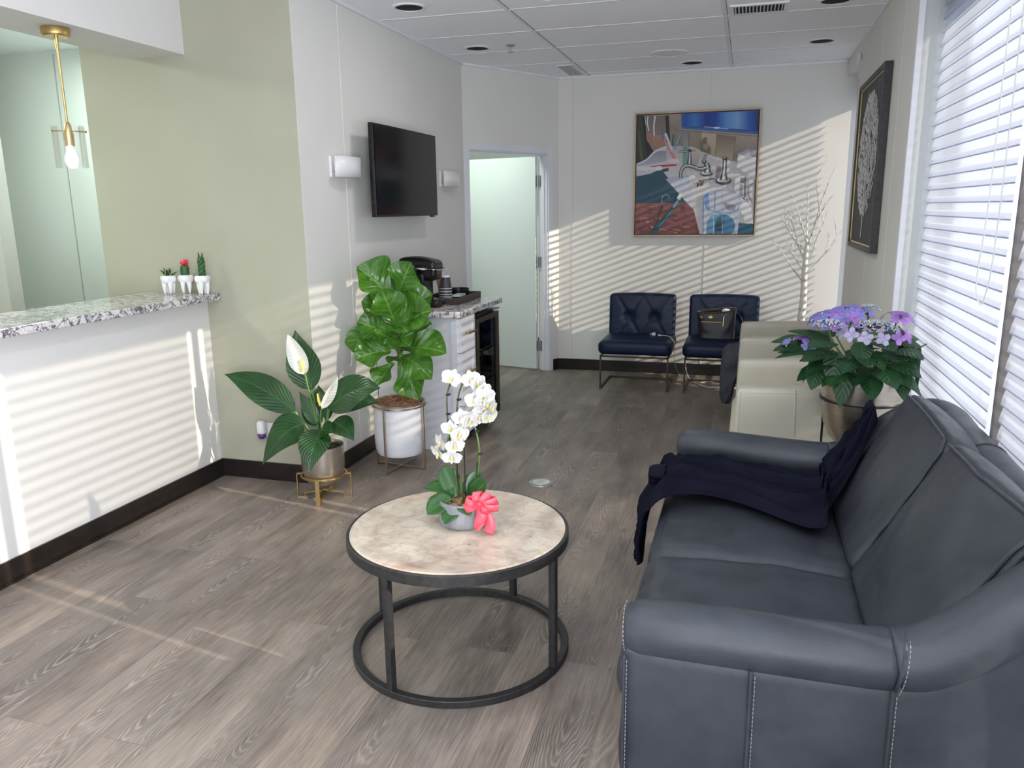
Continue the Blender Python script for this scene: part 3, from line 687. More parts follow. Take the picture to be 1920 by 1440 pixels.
P = catmull(half+[(0.728, 2.56, 0.755)]+[(x, ys0+ys1-0.103-y, z) for x, y, z in half[::-1]], 6)
RR = []
for i in range(len(P)):
    u = min(i, len(P)-1-i)/30.0; RR.append(0.073+0.012*min(1, u)*(1-0.4*max(0, min(1, (u-0.9)*2)))-0.004*(abs(math.sin(i*0.9)) if 34 < i < len(P)-34 else 0))
bm = newbm(); tube(bm, P, RR, 22); br_ = S('back_roll', bm, autos=False)
for y in (2.15, 2.62, 3.05):
    bm = newbm(); tube(bm, [(0.728+0.079*math.sin(a), y+0.01*math.sin(a*2), 0.755+0.079*math.cos(a)) for a in [-1.6+3.2*k/16 for k in range(17)]], 0.003, 6); S('piping', bm, 'leather', br_)
bm = newbm(); rbox(bm, 0.10, 1.48, 0.72, 0.03, 10, lambda q, p: (q.x+0.715, q.y+2.51, q.z+0.40)); S('back_panel', bm)
# seat cushions
for k, (a, b) in enumerate(((1.832, 2.497), (2.503, 3.288))):
    bm = newbm(); Wd = b-a
    def fn(q, p, a=a, b=b, k=k):
        x, y, z = q; X = 0.075+x; Y = (a+b)/2+y
        top = 0.020*math.cos(p[0]*PI/2*0.9)*math.cos(p[1]*PI/2*0.9)**0.5*(1 if p[2] > 0 else 0) if abs(p[1]) < 1 and abs(p[0]) < 1 else 0
        sag = -0.018*max(0, (X-0.15)/0.3)
        wrk = 0.004*pnoise(Vector((X*7, Y*16, k*3)))+0.003*pnoise(Vector((X*22, Y*9, 5+k)))*(1 if z > 0 else 0)
        # the front falls away in a soft roll
        fr = max(0, -p[0]-0.2); X -= 0.02*math.sin(PI*(0.5+0.5*p[2]))*fr
        Y -= 0.17*max(0.0, min(0.62, X+0.24))*max(0, (Y-2.503)/0.785) if k == 1 else 0.0
        return (X, Y, 0.345+z+top+(sag+wrk if z > 0 else 0))
    rbox(bm, 0.67, Wd, 0.165, 0.055, 26, fn); o = S('seat_cushion', bm, autos=False)
    bm = newbm(); tube(bm, [(-0.262+0.02*abs(2*j/12-1)**4, a+0.03+(Wd-0.06)*j/12, 0.395) for j in range(13)], 0.004, 6); S('piping', bm, 'leather', o)
bm = newbm(); rbox(bm, 0.05, 1.44, 0.25, 0.022, 12, lambda q, p: (q.x-0.232-0.012*math.cos(p[2]*PI/2), q.y+2.56, q.z+0.155)); S('footrest_panel', bm)
# back cushions
for k, (a, b) in enumerate(((1.868, 2.506), (2.494, 3.165))):
    Wd = b-a; bm = newbm(); T_, H_ = 0.30, 0.46
    def mp(q, k=k, a=a, b=b, Wd=Wd):
        h = max(0.0, q[2]/H_+0.5); aa = q[0]/T_+0.5; yy = q[1]/Wd*2
        lean = 0.055*max(0, -yy)*h if k == 0 else 0.0
        xf = 0.335+0.265*h**0.85+lean; xb = 0.70+0.02*h
        X = xf+aa*(xb-xf); Z = 0.415+h*0.462-0.07*aa*aa*h-0.012*yy*yy*h
        bul = math.cos(yy*PI/2*0.95); X -= 0.028*math.sin(PI*min(1, h*1.02))*(1-aa)*bul; Z += 0.012*aa*bul*h
        wr_ = 0.0035*pnoise(Vector((q[0]*14, q[1]*24, q[2]*10+k*7)))+0.002*pnoise(Vector((q[0]*40, q[1]*30, q[2]*40)))
        return Vector((X-wr_, (a+b)/2+q[1]*(1-0.03*h*aa), Z+wr_))
    rbox(bm, T_, Wd, H_, 0.045, 24, lambda q, p: mp(q)); o = S('back_cushion', bm, autos=False)
    d = 0.045*(1-0.74)
    crest = [mp((-T_/2+d, -Wd/2+d+0.01+(Wd-2*d-0.02)*j/24, H_/2-d)) for j in range(25)]
    side = [mp((-T_/2+d, -Wd/2+d, -H_/2+0.03+(H_-0.07)*j/20)) for j in range(21)]
    path = side+catmull([side[-1], crest[1]], 3)[1:-1]+crest[1:]
    bm = newbm(); path = [Vector(p)+Vector((-0.003, -0.002, 0.004)) for p in path]; tube(bm, path, 0.0055, 7); S('piping', bm, 'leather', o)
    bm = newbm(); off = [Vector(p)+Vector((0.011, -0.005, 0.003)) for p in side]; dashes(bm, off, 0.0012)
    S('stitching', bm, 'thread', o)

# jacket lying over the far seat
bm = newbm(); NU, NV = 60, 26
prof = catmull([(-0.318, 0.20), (-0.320, 0.26), (-0.318, 0.34), (-0.305, 0.43), (-0.25, 0.485), (-0.15, 0.492), (0.0, 0.485), (0.15, 0.478), (0.27, 0.475), (0.34, 0.50), (0.40, 0.56), (0.46, 0.64), (0.515, 0.73)], 6)
def jk(u, v_):
    i = u*(len(prof)-1); a = prof[int(i)]; b = prof[min(len(prof)-1, int(i)+1)]; f = i-int(i); x = a[0]+(b[0]-a[0])*f; z = a[1]+(b[1]-a[1])*f
    w0 = 2.76+0.10*math.sin(u*5.0)+0.12*max(0, u-0.72)/0.28; w1 = 3.25-0.10*max(0, u-0.3)
    w0 += 0.05*math.sin(u*17)*min(1, u*2)
    if u < 0.28: w0 = 2.84-0.04*u; w1 = 2.84+(0.05+0.40*(u/0.28)**1.5)
    if u > 0.72: w0 = 2.83+0.32*(u-0.72)/0.28+0.1*(u-0.72); w1 = 3.27
    y = w0+(w1-w0)*v_
    ph = v_*13+u*3.0+2.6*pnoise(Vector((u*3.2, v_*2.2, 2)))+0.8*pnoise(Vector((u*9, v_*6, 7)))
    rid = 1-abs(math.sin(ph)); rid2 = 1-abs(math.sin(ph*1.7+4*pnoise(Vector((u*5, v_*4, 3)))))
    fold = 0.058*rid**1.4+0.026*rid2**2+0.012*pnoise(Vector((u*14, v_*10, 4)))
    up = 0.022+fold*(0.45+0.55*math.sin(PI*v_))
    edge = min(1, min(v_, 1-v_)*8)
    nx = -1.0 if u < 0.25 else (-0.5 if u > 0.75 else 0.0); nz = 1.0 if u >= 0.25 else 0.1
    return (x+nx*up*0.5, y, z+nz*up*edge+0.004)
NU, NV = 90, 60
grid(bm, NU, NV, jk)
o = obj('jacket', bm, 'jacket', solid=0.005, autos=False); tag(o, 'dark navy jacket crumpled along the far seat of the grey sofa and up its back', 'jacket')
bm = newbm()
lathe(bm, [(0.045, -0.02), (0.05, 0.0), (0.047, 0.03), (0.036, 0.032), (0.034, 0.0)], 20, fn=lambda a, z: 1+0.18*math.sin(3*a+z*40)+0.1*math.sin(5*a))
for v in bm.verts: v.co = Vector((-0.285+v.co.z*-1.2, 2.97+v.co.x*1.3, 0.535+v.co.y*0.7))
obj('cuff', bm, 'jacket', o, autos=False, subsurf=1)

# ------------------------------------------------------------------ round coffee table
TC = (-0.93, 2.455)
tb = thing('coffee_table', 'round coffee table with pale travertine top on a charcoal hoop frame', 'coffee table', (TC[0], TC[1], 0))
bm = newbm(); lathe(bm, [(0, 0.447), (0.374, 0.447), (0.378, 0.450), (0.378, 0.4565), (0.374, 0.460), (0, 0.460)], 96); obj('table_top', bm, 'traver', tb)
bm = newbm(); lathe(bm, [(0.379, 0.456), (0.388, 0.456), (0.390, 0.454), (0.390, 0.420), (0.388, 0.418), (0.366, 0.418), (0.364, 0.420), (0.364, 0.446), (0.379, 0.446), (0.379, 0.456)], 96); obj('rim', bm, 'iron', tb)
bm = newbm(); lathe(bm, [(0.366, 0.0), (0.388, 0.0), (0.390, 0.002), (0.390, 0.023), (0.388, 0.025), (0.366, 0.025), (0.364, 0.023), (0.364, 0.002), (0.366, 0.0)], 96); obj('base_ring', bm, 'iron', tb)
for a in (-107, -14, 163, 76):
    a = math.radians(a); bm = newbm(); c0 = Vector((0.377*math.cos(a), 0.377*math.sin(a), 0))
    bar(bm, c0+Vector((0, 0, 0.02)), c0+Vector((0, 0, 0.42)), 0.024, 0.024, up=(math.cos(a), math.sin(a), 0)); obj('leg', bm, 'iron', tb, smooth=False, bevel=0.002)

# ------------------------------------------------------------------ cream armchairs along the window wall
def armchair(y0, label, ext=0.0):
    r = thing('armchair', label, 'armchair', (0.36, y0+0.44, 0), group='cream leather armchairs by the window')
    Wd = 0.88
    for s in (-1, 1):
        bm = newbm()
        def fn(q, p, s=s):
            z = 0.345+q.z; x = q.x
            z2 = z + (0.030*(x+0.37)/0.74 if z > 0.4 else 0)
            x2 = x-0.012*math.cos(p[2]*PI/2)*(1 if p[0] < 0 else 0)
            w_ = 0.0022*pnoise(Vector((x*12, s*3+y0, z*5)))+0.0018*pnoise(Vector((x*30, s*3+y0, z*9)))
            return (x2, s*(Wd/2-0.05)+q.y+w_, z2)
        rbox(bm, 0.74, 0.10, 0.61, 0.022, 16, fn); o = obj('arm', bm, 'cream', r, autos=False)
        if s < 0:
            bm = newbm(); yy = s*(Wd/2)-0.002
            tube(bm, [(-0.092+0.012*(1-k/8), yy, 0.05+0.605*k/8) for k in range(9)], 0.0035, 6)
            tube(bm, [(-0.355, yy+0.004, 0.05), (-0.362, yy+0.004, 0.35), (-0.352, yy+0.004, 0.628), (-0.09, yy+0.003, 0.640), (0.33, yy+0.003, 0.658)], 0.003, 6)
            obj('piping', bm, 'cream', o)
    bm = newbm(); rbox(bm, 0.67+ext, Wd-0.21, 0.17, 0.06, 12, lambda q, p: (q.x-0.065-ext/2, q.y, q.z+0.37+0.02*math.cos(p[0]*1.5)*math.cos(p[1]*1.5))); obj('seat_cushion', bm, 'cream', r, autos=False)
    bm = newbm(); rbox(bm, 0.62, Wd-0.21, 0.2, 0.02, 6, lambda q, p: (q.x, q.y, q.z+0.17)); obj('base', bm, 'cream', r)
    bm = newbm(); rbox(bm, 0.16, Wd-0.19, 0.46, 0.06, 12, lambda q, p: (q.x+0.25+0.06*(q.z/0.46), q.y, q.z+0.50)); obj('backrest', bm, 'cream', r, autos=False)
    for sx_ in (-0.30, 0.30):
        for s in (-1, 1):
            bm = newbm(); bar(bm, (sx_, s*0.38, 0), (sx_, s*0.38, 0.06), 0.04); obj('foot', bm, 'blackm', r, smooth=False)
    return r
armchair(4.05, 'nearer cream leather armchair, behind the hydrangea stand and beyond the sofa arm')
armchair(5.66, 'farther cream leather armchair, next to the navy chair holding the handbag', 0.06)
bm = newbm()
def gc(q, p):
    h = q.z/0.40+0.5; n1 = pnoise(Vector((q.x*16, q.y*14, q.z*9))); n2 = pnoise(Vector((q.x*34+5, q.y*30, q.z*16)))
    rid = 0.016*(1-abs(math.sin(q.y*38+3*n1+q.z*9)))
    x = q.x*(0.45+0.75*h)+0.05*h*h-0.008*n2-(rid if p[0] < 0 else 0); y = q.y*(0.65+0.4*h)+0.03*n1; z = q.z+0.02*n2+(0.015*n1 if h > 0.8 else 0)
    return (x-0.085, y+5.87, z+0.355)
rbox(bm, 0.13, 0.40, 0.40, 0.05, 30, gc); o = obj('sweater', bm, 'greycloth', autos=False); tag(o, 'dark grey knitted garment bunched over the front of the farther cream armchair', 'garment')

# ------------------------------------------------------------------ navy chairs at the back wall
def navy_chair(x, label):
    r = thing('side_chair', label, 'chair', (x, 7.0, 0), group='navy chairs against the back wall')
    bm = newbm(); rbox(bm, 0.63, 0.56, 0.125, 0.05, 16, lambda q, p: (q.x, q.y-0.04, q.z+0.365+0.012*math.cos(p[0]*1.5)*math.cos(p[1]*1.5))); obj('seat', bm, 'navy', r, autos=False)
    bm = newbm(); BT = [(-0.115, 0.58), (0.115, 0.58)]
    def bf(q, p):
        z = 0.59+q.z; y = 0.225+q.y+0.08*(z-0.4)
        if p[1] < -0.5:
            dd = 0.0
            for bx, bz in BT:
                dd += 0.028*math.exp(-((q.x-bx)**2+(z-bz)**2)/0.0018)
                for sx_, sz_ in ((1, 1.7), (-1, 1.7), (1, -1.7), (-1, -1.7)):
                    L_ = math.hypot(sx_, sz_); ux, uz = sx_/L_, sz_/L_; px_, pz_ = q.x-bx, z-bz; al = px_*ux+pz_*uz
                    if al > 0: dd += 0.011*math.exp(-((px_*uz-pz_*ux)**2)/0.00010)*min(1, al*14)*max(0, 1-al*2.6)
            y += dd-0.012*math.cos(p[0]*1.5)*math.cos(p[2]*1.5)
        if z > 0.7: z += -0.012*p[0]*p[0]
        return (q.x, y, z)
    rbox(bm, 0.60, 0.09, 0.40, 0.028, 44, bf); bk = obj('backrest', bm, 'navy', r, autos=False)
    for bx, bz in BT:
        bm = newbm(); sphere(bm, (bx, 0.225-0.045+0.08*(bz-0.4)+0.017, bz), 0.008, 10, s=(1, 0.5, 1)); obj('button', bm, 'navy', bk)
    bm = newbm(); zt = 0.30; e = 0.014
    for s in (-1, 1):
        xx = s*0.288; bar(bm, (xx, -0.30, 0.0), (xx, -0.30, zt), e); bar(bm, (xx, -0.30, 0.009), (xx, 0.20, 0.009), e); bar(bm, (xx, -0.30, zt-0.009), (xx, 0.26, zt-0.009), e)
    bar(bm, (-0.288, 0.20, 0.009), (0.288, 0.20, 0.009), e); bar(bm, (-0.288, -0.30, zt-0.009), (0.288, -0.30, zt-0.009), e); bar(bm, (-0.288, 0.25, zt-0.009), (0.288, 0.25, zt-0.009), e)
    obj('frame', bm, 'bronze', r, smooth=False)
    return r
navy_chair(-0.885, 'left navy tufted leather chair on a bronze sled frame, with a charger on its seat')
navy_chair(-0.165, 'right navy tufted leather chair on a bronze sled frame, holding a black handbag')

# handbag
bag = thing('handbag', 'black leather handbag with gold zips standing open on the right navy chair', 'handbag', (-0.21, 6.97, 0.435))
bm = newbm()
def bagf(u, v_):
    a = 2*PI*u; ex = 0.145+0.018*v_; ey = 0.075-0.03*v_
    cx_ = abs(math.cos(a))**0.5*math.copysign(1, math.cos(a)); sy2 = abs(math.sin(a))**0.6*math.copysign(1, math.sin(a))
    n_ = 0.010*pnoise(Vector((cx_*2, sy2*2, v_*4)))*(1-v_*0.5)
    return (ex*cx_*(1+n_*3)-0.01*v_, ey*sy2+n_, 0.005+0.235*v_+0.014*v_*math.sin(a*1.0+0.6)+(0.02*v_*max(0, cx_)))
grid(bm, 48, 16, bagf, closeu=True)
bm.faces.new([v for v in bm.verts if abs(v.co.z-0.005) < 1e-4][:48]); obj('bag_body', bm, 'bagleather', bag, solid=0.004, autos=False)
bm = newbm(); tube(bm, [(0.163*math.cos(a)**1*1-0.01, 0.047*math.sin(a), 0.243+0.014*math.sin(a+0.6)+0.016*max(0, math.cos(a))) for a in [2*PI*k/40 for k in range(41)]], 0.0015, 6, caps=False); obj('gold_zip', bm, 'gold', bag)
bm = newbm(); bar(bm, (-0.13, -0.083, 0.155), (0.04, -0.083, 0.152), 0.002, 0.003); bar(bm, (0.055, -0.078, 0.20), (0.050, -0.085, 0.12), 0.004); bar(bm, (0.075, -0.074, 0.225), (0.055, -0.078, 0.2), 0.004); bar(bm, (-0.14, -0.072, 0.20), (-0.125, -0.075, 0.185), 0.008)
obj('gold_hardware', bm, 'gold', bag, smooth=False)
bm = newbm(); pts = [(-0.024, 0), (-0.012, 0.006), (-0.008, 0.012), (0.008, 0.012), (0.012, 0.006), (0.024, 0), (0.012, -0.003), (0.008, -0.008), (-0.008, -0.008), (-0.012, -0.003)]
bm.faces.new([bm.verts.new((x-0.055, -0.081, z+0.193)) for x, z in pts]); obj('emblem', bm, 'gold', bag, solid=0.002, smooth=False)
bm = newbm(); tube(bm, catmull([(0.15, 0.0, 0.24), (0.19, -0.02, 0.20), (0.225, -0.05, 0.12), (0.235, -0.06, 0.06), (0.20, -0.08, 0.015), (0.12, -0.10, 0.01)], 6), 0.007, 8, squash=0.4); obj('strap', bm, 'bagleather', bag)
bm = newbm(); rbox(bm, 0.07, 0.05, 0.05, 0.02, 6, lambda q, p: (q.x+0.07, q.y, q.z+0.235+0.01*pnoise(q*30))); obj('tissue', bm, 'white_pl', bag)

# charger and cables
ch = thing('charger', 'small white USB charger lying on the left navy chair', 'charger', (-0.755, 7.03, 0.432))
bm = newbm(); rbox(bm, 0.032, 0.028, 0.026, 0.004, 4, lambda q, p: (q.x, q.y, q.z+0.015)); obj('plug_body', bm, 'white_pl', ch)
bm = newbm()
for s in (-1, 1): box(bm, -0.035, -0.016, s*0.006-0.001, s*0.006+0.001, 0.012, 0.018)
obj('prongs', bm, 'steel', ch, smooth=False)
bm = newbm(); tube(bm, [(-0.715, 7.0, 0.443), (-0.69, 6.995, 0.443)], 0.006, 8); tube(bm, catmull([(-0.69, 6.995, 0.443), (-0.64, 6.98, 0.443), (-0.60, 6.95, 0.437), (-0.578, 6.92, 0.415), (-0.560, 6.91, 0.38), (-0.553, 6.93, 0.20), (-0.53, 7.2, 0.05), (-0.5, 7.1, 0.008), (-0.42, 6.98, 0.006), (-0.35, 6.93, 0.006)], 8), 0.0028, 6)
tag(obj('charging_cable', bm, 'cable'), 'white charging cable trailing off the left navy chair', 'cable')
bm = newbm(); tube(bm, catmull([(-0.50, 7.46, 0.22), (-0.49, 7.40, 0.08), (-0.44, 7.25, 0.006), (-0.34, 7.02, 0.006), (-0.24, 6.93, 0.006), (-0.10, 7.05, 0.006), (-0.18, 7.2, 0.006), (-0.34, 7.12, 0.006), (-0.30, 6.98, 0.008), (-0.16, 6.90, 0.006), (-0.20, 6.84, 0.006), (-0.08, 6.92, 0.006), (0.05, 7.05, 0.006), (0.25, 7.08, 0.006)], 8), 0.003, 6)
tag(obj('power_cable', bm, 'cable'), 'tangled white cable on the floor under the right navy chair', 'cable')

# ------------------------------------------------------------------ television, sconces
tv = thing('television', 'flat black television on a bracket above the coffee counter', 'television', (-2.308, 4.985, 1.787))
bm = newbm(); rbox(bm, 0.035, 1.01, 0.555, 0.006, 4, lambda q, p: (q.x+0.125, q.y, q.z)); obj('case', bm, 'black', tv)
bm = newbm(); box(bm, 0.1425, 0.1435, -0.493, 0.493, -0.262, 0.267); obj('screen', bm, 'screen', tv, smooth=False)
bm = newbm(); box(bm, 0.0, 0.02, -0.2, 0.2, -0.15, 0.15); box(bm, 0.02, 0.11, -0.05, 0.05, -0.06, 0.06); obj('wall_bracket', bm, 'blackm', tv, smooth=False)
bm = newbm(); box(bm, 0.12, 0.14, 0.40, 0.45, -0.286, -0.277); obj('sensor', bm, 'blackm', tv, smooth=False)
sc0 = thing('wall_sconce', 'white curved wall sconce left of the television', 'wall light', (-2.31, 4.345, 1.80), group='white sconces beside the television')
bm = newbm(); H_ = 0.058
def scf(u, v_):
    y = -0.15+0.30*u; d = 0.012+0.075*math.sqrt(max(0, 1-(2*u-1)**2*0.92)); return (d, y, -H_+2*H_*v_)
grid(bm, 20, 2, scf); obj('shade', bm, 'white_pl', sc0, solid=0.006)
bm = newbm(); box(bm, 0, 0.014, -0.15, 0.15, -H_, H_); obj('backplate', bm, 'white_pl', sc0, smooth=False)
bm = newbm()
def scb(u, v_):
    y = -0.145+0.29*u; d = 0.012+0.065*math.sqrt(max(0, 1-(2*u-1)**2*0.92)); return (0.01+(d-0.01)*v_, y, -H_*0.72)
grid(bm, 20, 1, scb); obj('diffuser', bm, 'wall_white', sc0, solid=0.003)
dup(sc0, (-2.31, 6.06, 1.785), label='white curved wall sconce right of the television, next to the door frame')

# ------------------------------------------------------------------ reception counter top and things on it
bm = newbm(); box(bm, -3.36, -2.88, -2.8, 3.876, 1.062, 1.10); o = obj('countertop', bm, 'granite', smooth=False, bevel=0.004); tag(o, 'long veined granite ledge on top of the white reception half wall', 'countertop')

# pendant
pd = thing('pendant_light', 'brass pendant light with a clear glass cylinder and a lit bulb', 'pendant light', (-3.085, 3.14, 0))
bm = newbm(); lathe(bm, [(0, 2.385), (0.058, 2.385), (0.062, 2.378), (0.060, 2.352), (0.052, 2.345), (0, 2.345)], 32); obj('canopy', bm, 'gold', pd)
bm = newbm(); tube(bm, [(0, 0, 2.345), (0, 0, 2.295)], 0.0085, 12); tube(bm, [(0, 0, 2.295), (0, 0, 1.96)], 0.0055, 12); obj('stem', bm, 'gold', pd)
bm = newbm(); lathe(bm, [(0, 1.975), (0.008, 1.973), (0.016, 1.955), (0.018, 1.93), (0.018, 1.925), (0.0215, 1.925), (0.0215, 1.865), (0.018, 1.862), (0, 1.862)], 24); obj('socket', bm, 'gold', pd)
bm = newbm()
for a in (0.35, 0.35+PI*2/3, 0.35+PI*4/3):
    tube(bm, [(0.016*math.cos(a), 0.016*math.sin(a), 1.932), (0.080*math.cos(a), 0.080*math.sin(a), 1.928)], 0.003, 8); sphere(bm, (0.080*math.cos(a), 0.080*math.sin(a), 1.928), 0.0055, 8)
obj('spokes', bm, 'gold', pd)
bm = newbm(); lathe(bm, [(0.070, 1.955), (0.070, 1.765)], 40); lathe(bm, [(0.067, 1.765), (0.067, 1.955)], 40); obj('glass_cylinder', bm, 'glass', pd)
bm = newbm(); lathe(bm, [(0, 1.865), (0.012, 1.86), (0.016, 1.845), (0.026, 1.815), (0.028, 1.80), (0.024, 1.785), (0.012, 1.772), (0, 1.768)], 24); obj('bulb', bm, 'bulb', pd)

# tooth planters
def tooth(x, y, label, rz):
    r = thing('tooth_planter', label, 'planter', (x, y, 1.10), rz, group='tooth shaped planters on the reception ledge')
    bm = newbm()
    lathe(bm, [(0, 0.062), (0.032, 0.064), (0.039, 0.072), (0.042, 0.084), (0.041, 0.100), (0.036, 0.1065), (0.029, 0.103), (0.027, 0.092), (0, 0.09)], 28, fn=lambda a, z: 1+0.07*math.cos(4*a))
    for a in (PI/4, 3*PI/4, 5*PI/4, 7*PI/4):
        dx, dy = 0.024*math.cos(a), 0.024*math.sin(a)
        tube(bm, catmull([(dx*0.8, dy*0.8, 0.082), (dx*0.95, dy*0.95, 0.066), (dx*1.05, dy*1.05, 0.040), (dx*0.98, dy*0.98, 0.012), (dx*0.92, dy*0.92, 0.0)], 4), [0.021-0.0175*(k/16)**0.8 for k in range(17)], 12)
    obj('pot', bm, 'white_ceramic', r, autos=False)
    bm = newbm(); lathe(bm, [(0.027, 0.094), (0, 0.097)], 16); obj('soil', bm, 'soil', r)
    return r
t1 = tooth(-3.14, 3.775, 'white tooth-shaped planter with a small spiky rosette succulent', 0.2)
bm = newbm()
for k in range(11):
    a = k*2.4; L = 0.055+0.02*rnd.random(); el = 0.5+0.9*rnd.random()
    leaf(bm, (0.006*math.cos(a), 0.006*math.sin(a), 0.09), (L*math.cos(a)*math.cos(el)*1.2, L*math.sin(a)*math.cos(el)*1.2, 0.093+L*math.sin(el)), 0.024, (math.cos(a)*-0.5, math.sin(a)*-0.5, 0.8), 0.12, 'lance', 0.5)
obj('succulent', bm, 'succ_leaf', t1, solid=0.002)
t2 = tooth(-3.065, 3.828, 'white tooth-shaped planter with a red-topped grafted cactus', 0.6)
bm = newbm(); lathe(bm, [(0, 0.09), (0.018, 0.09), (0.022, 0.11), (0.0225, 0.14), (0.019, 0.158), (0, 0.162)], 32, fn=lambda a, z: 1+0.10*abs(math.sin(2.5*a))); obj('cactus_stem', bm, 'cactus', t2)
bm = newbm()
for k in range(9):
    a = k*2.4; sphere(bm, (0.012*math.cos(a), 0.012*math.sin(a), 0.168+0.006*(k % 3)), 0.011, 8)
obj('red_graft', bm, 'redcactus', t2)
t3 = tooth(-2.93, 3.80, 'white tooth-shaped planter with a tall braided green stem', 1.0)
bm = newbm()
for s in range(4):
    P = [(0.011*math.cos(k*0.55+s*PI/2), 0.011*math.sin(k*0.55+s*PI/2), 0.088+k*0.0085) for k in range(15)]
    tube(bm, P, [0.0095]*13+[0.007, 0.005], 8); lx = 0.016*math.cos(s*PI/2+0.4); ly = 0.016*math.sin(s*PI/2+0.4)
    tube(bm, [(lx*0.4, ly*0.4, 0.200), (lx*0.8, ly*0.8, 0.218), (lx, ly, 0.235)], [0.005, 0.004, 0.0008], 6)
obj('braided_stem', bm, 'cactus', t3)
bm = newbm(); tube(bm, [(0.012*math.cos(a), 0.012*math.sin(a), 0.209) for a in [2*PI*k/16 for k in range(17)]], 0.0022, 5, caps=False); obj('tie', bm, 'gold_pale', t3)

# outlet and plug-in freshener
o_ = thing('wall_outlet', 'white wall outlet plate low on the olive-toned wall', 'outlet', (-2.64, 3.88, 0.305))
bm = newbm(); rbox(bm, 0.115, 0.006, 0.085, 0.003, 4, lambda q, p: (q.x, q.y-0.003, q.z)); obj('plate', bm, 'white_pl', o_)
bm = newbm(); box(bm, 0.012, 0.045, -0.0085, -0.006, -0.022, 0.022); obj('socket', bm, 'white_ceramic', o_, smooth=False)
f_ = thing('air_freshener', 'white plug-in air freshener with purple oil, in the low wall outlet', 'air freshener', (-2.66, 3.871, 0.30))
bm = newbm(); rbox(bm, 0.05, 0.045, 0.085, 0.02, 8, lambda q, p: (q.x, q.y-0.028, q.z+0.025)); obj('housing', bm, 'white_pl', f_, autos=False)
bm = newbm(); sphere(bm, (0, -0.03, -0.022), 0.026, 16, s=(1, 0.8, 0.85)); M['purple'] = mat('purple_oil', (0.10, 0.03, 0.22), 0.15); obj('oil_bottle', bm, 'purple', f_)

# floor box cover
fc = thing('floor_outlet_cover', 'round steel floor outlet cover set in the planks behind the coffee table', 'floor box', (-1.075, 4.21, 0))
bm = newbm(); lathe(bm, [(0.073, 0), (0.072, 0.003), (0.060, 0.0045), (0, 0.0045)], 36); obj('plate', bm, 'steel', fc)
bm = newbm(); lathe(bm, [(0.050, 0.0045), (0.050, 0.006), (0.0, 0.006)], 30); obj('lid', bm, 'chrome', fc)
# ------------------------------------------------------------------ coffee cabinet, counter, drinks fridge
cb_ = thing('drawer_cabinet', 'white drawer cabinet with brass bar handles under the granite coffee counter', 'cabinet', (-2.0, 4.80, 0))
def C(name, bm, m, parent=None, root=None, **kw):
    fromw(bm, root or cb_); return obj(name, bm, m, parent or root or cb_, **kw)
bm = newbm(); box(bm, -2.305, -1.735, 4.665, 4.945, 0.10, 0.88); box(bm, -2.305, -1.80, 4.68, 4.945, 0.0, 0.10); C('carcass', bm, 'cabinet', smooth=False, bevel=0.002)
bm = newbm(); box(bm, -2.0, -1.735, 4.660, 4.665, 0.0, 0.88); box(bm, -1.775, -1.733, 4.655, 4.66, 0.0, 0.88); C('end_panel', bm, 'cabinet', smooth=False, bevel=0.001)
for z0, z1, zh in ((0.655, 0.875, 0.775), (0.305, 0.650, 0.520), (0.105, 0.300, 0.230)):
    bm = newbm(); y0, y1 = 4.668, 4.940; fx = -1.716
    box(bm, -1.735, fx, y0, y1, z0, z1)
    rail = 0.05
    o = C('drawer', bm, 'cabinet', smooth=False, bevel=0.0015)
    bm = newbm()
    for a, b, c, d in ((y0, y1, z0, z0+rail), (y0, y1, z1-rail, z1), (y0, y0+rail, z0+rail, z1-rail), (y1-rail, y1, z0+rail, z1-rail)): box(bm, fx, fx+0.006, a, b, c, d)
    C('drawer_frame', bm, 'cabinet', o, smooth=False, bevel=0.001)
    bm = newbm(); zc = zh; yc = (y0+y1)/2
    bar(bm, (fx+0.032, yc-0.075, zc), (fx+0.032, yc+0.075, zc), 0.010, 0.012, up=(0, 0, 1))
    for s in (-0.045, 0.045): bar(bm, (fx, yc+s, zc), (fx+0.03, yc+s, zc), 0.009, 0.009)
    C('handle', bm, 'gold', o, smooth=False, bevel=0.001)
bm = newbm()
pts = [(-2.308, 4.615)]+[(-1.735+0.045*math.sin(a)-0.0, 4.66-0.045*math.cos(a)) for a in [PI/2*k/8 for k in range(9)]]+[(-1.69, 5.50), (-2.308, 5.50)]
lo = [bm.verts.new((x, y, 0.884)) for x, y in pts]; hi = [bm.verts.new((x, y, 0.924)) for x, y in pts]
bm.faces.new(lo[::-1]); bm.faces.new(hi)
for k in range(len(pts)): bm.faces.new((lo[k], lo[(k+1) % len(pts)], hi[(k+1) % len(pts)], hi[k]))
o = obj('coffee_countertop', bm, 'granite', smooth=False, bevel=0.006)
tag(o, 'veined granite counter carrying the coffee maker and tray', 'countertop')
bm = newbm(); box(bm, -2.309, -2.285, 4.615, 5.50, 0.924, 1.025); obj('backsplash', bm, 'granite', o, smooth=False, bevel=0.003)

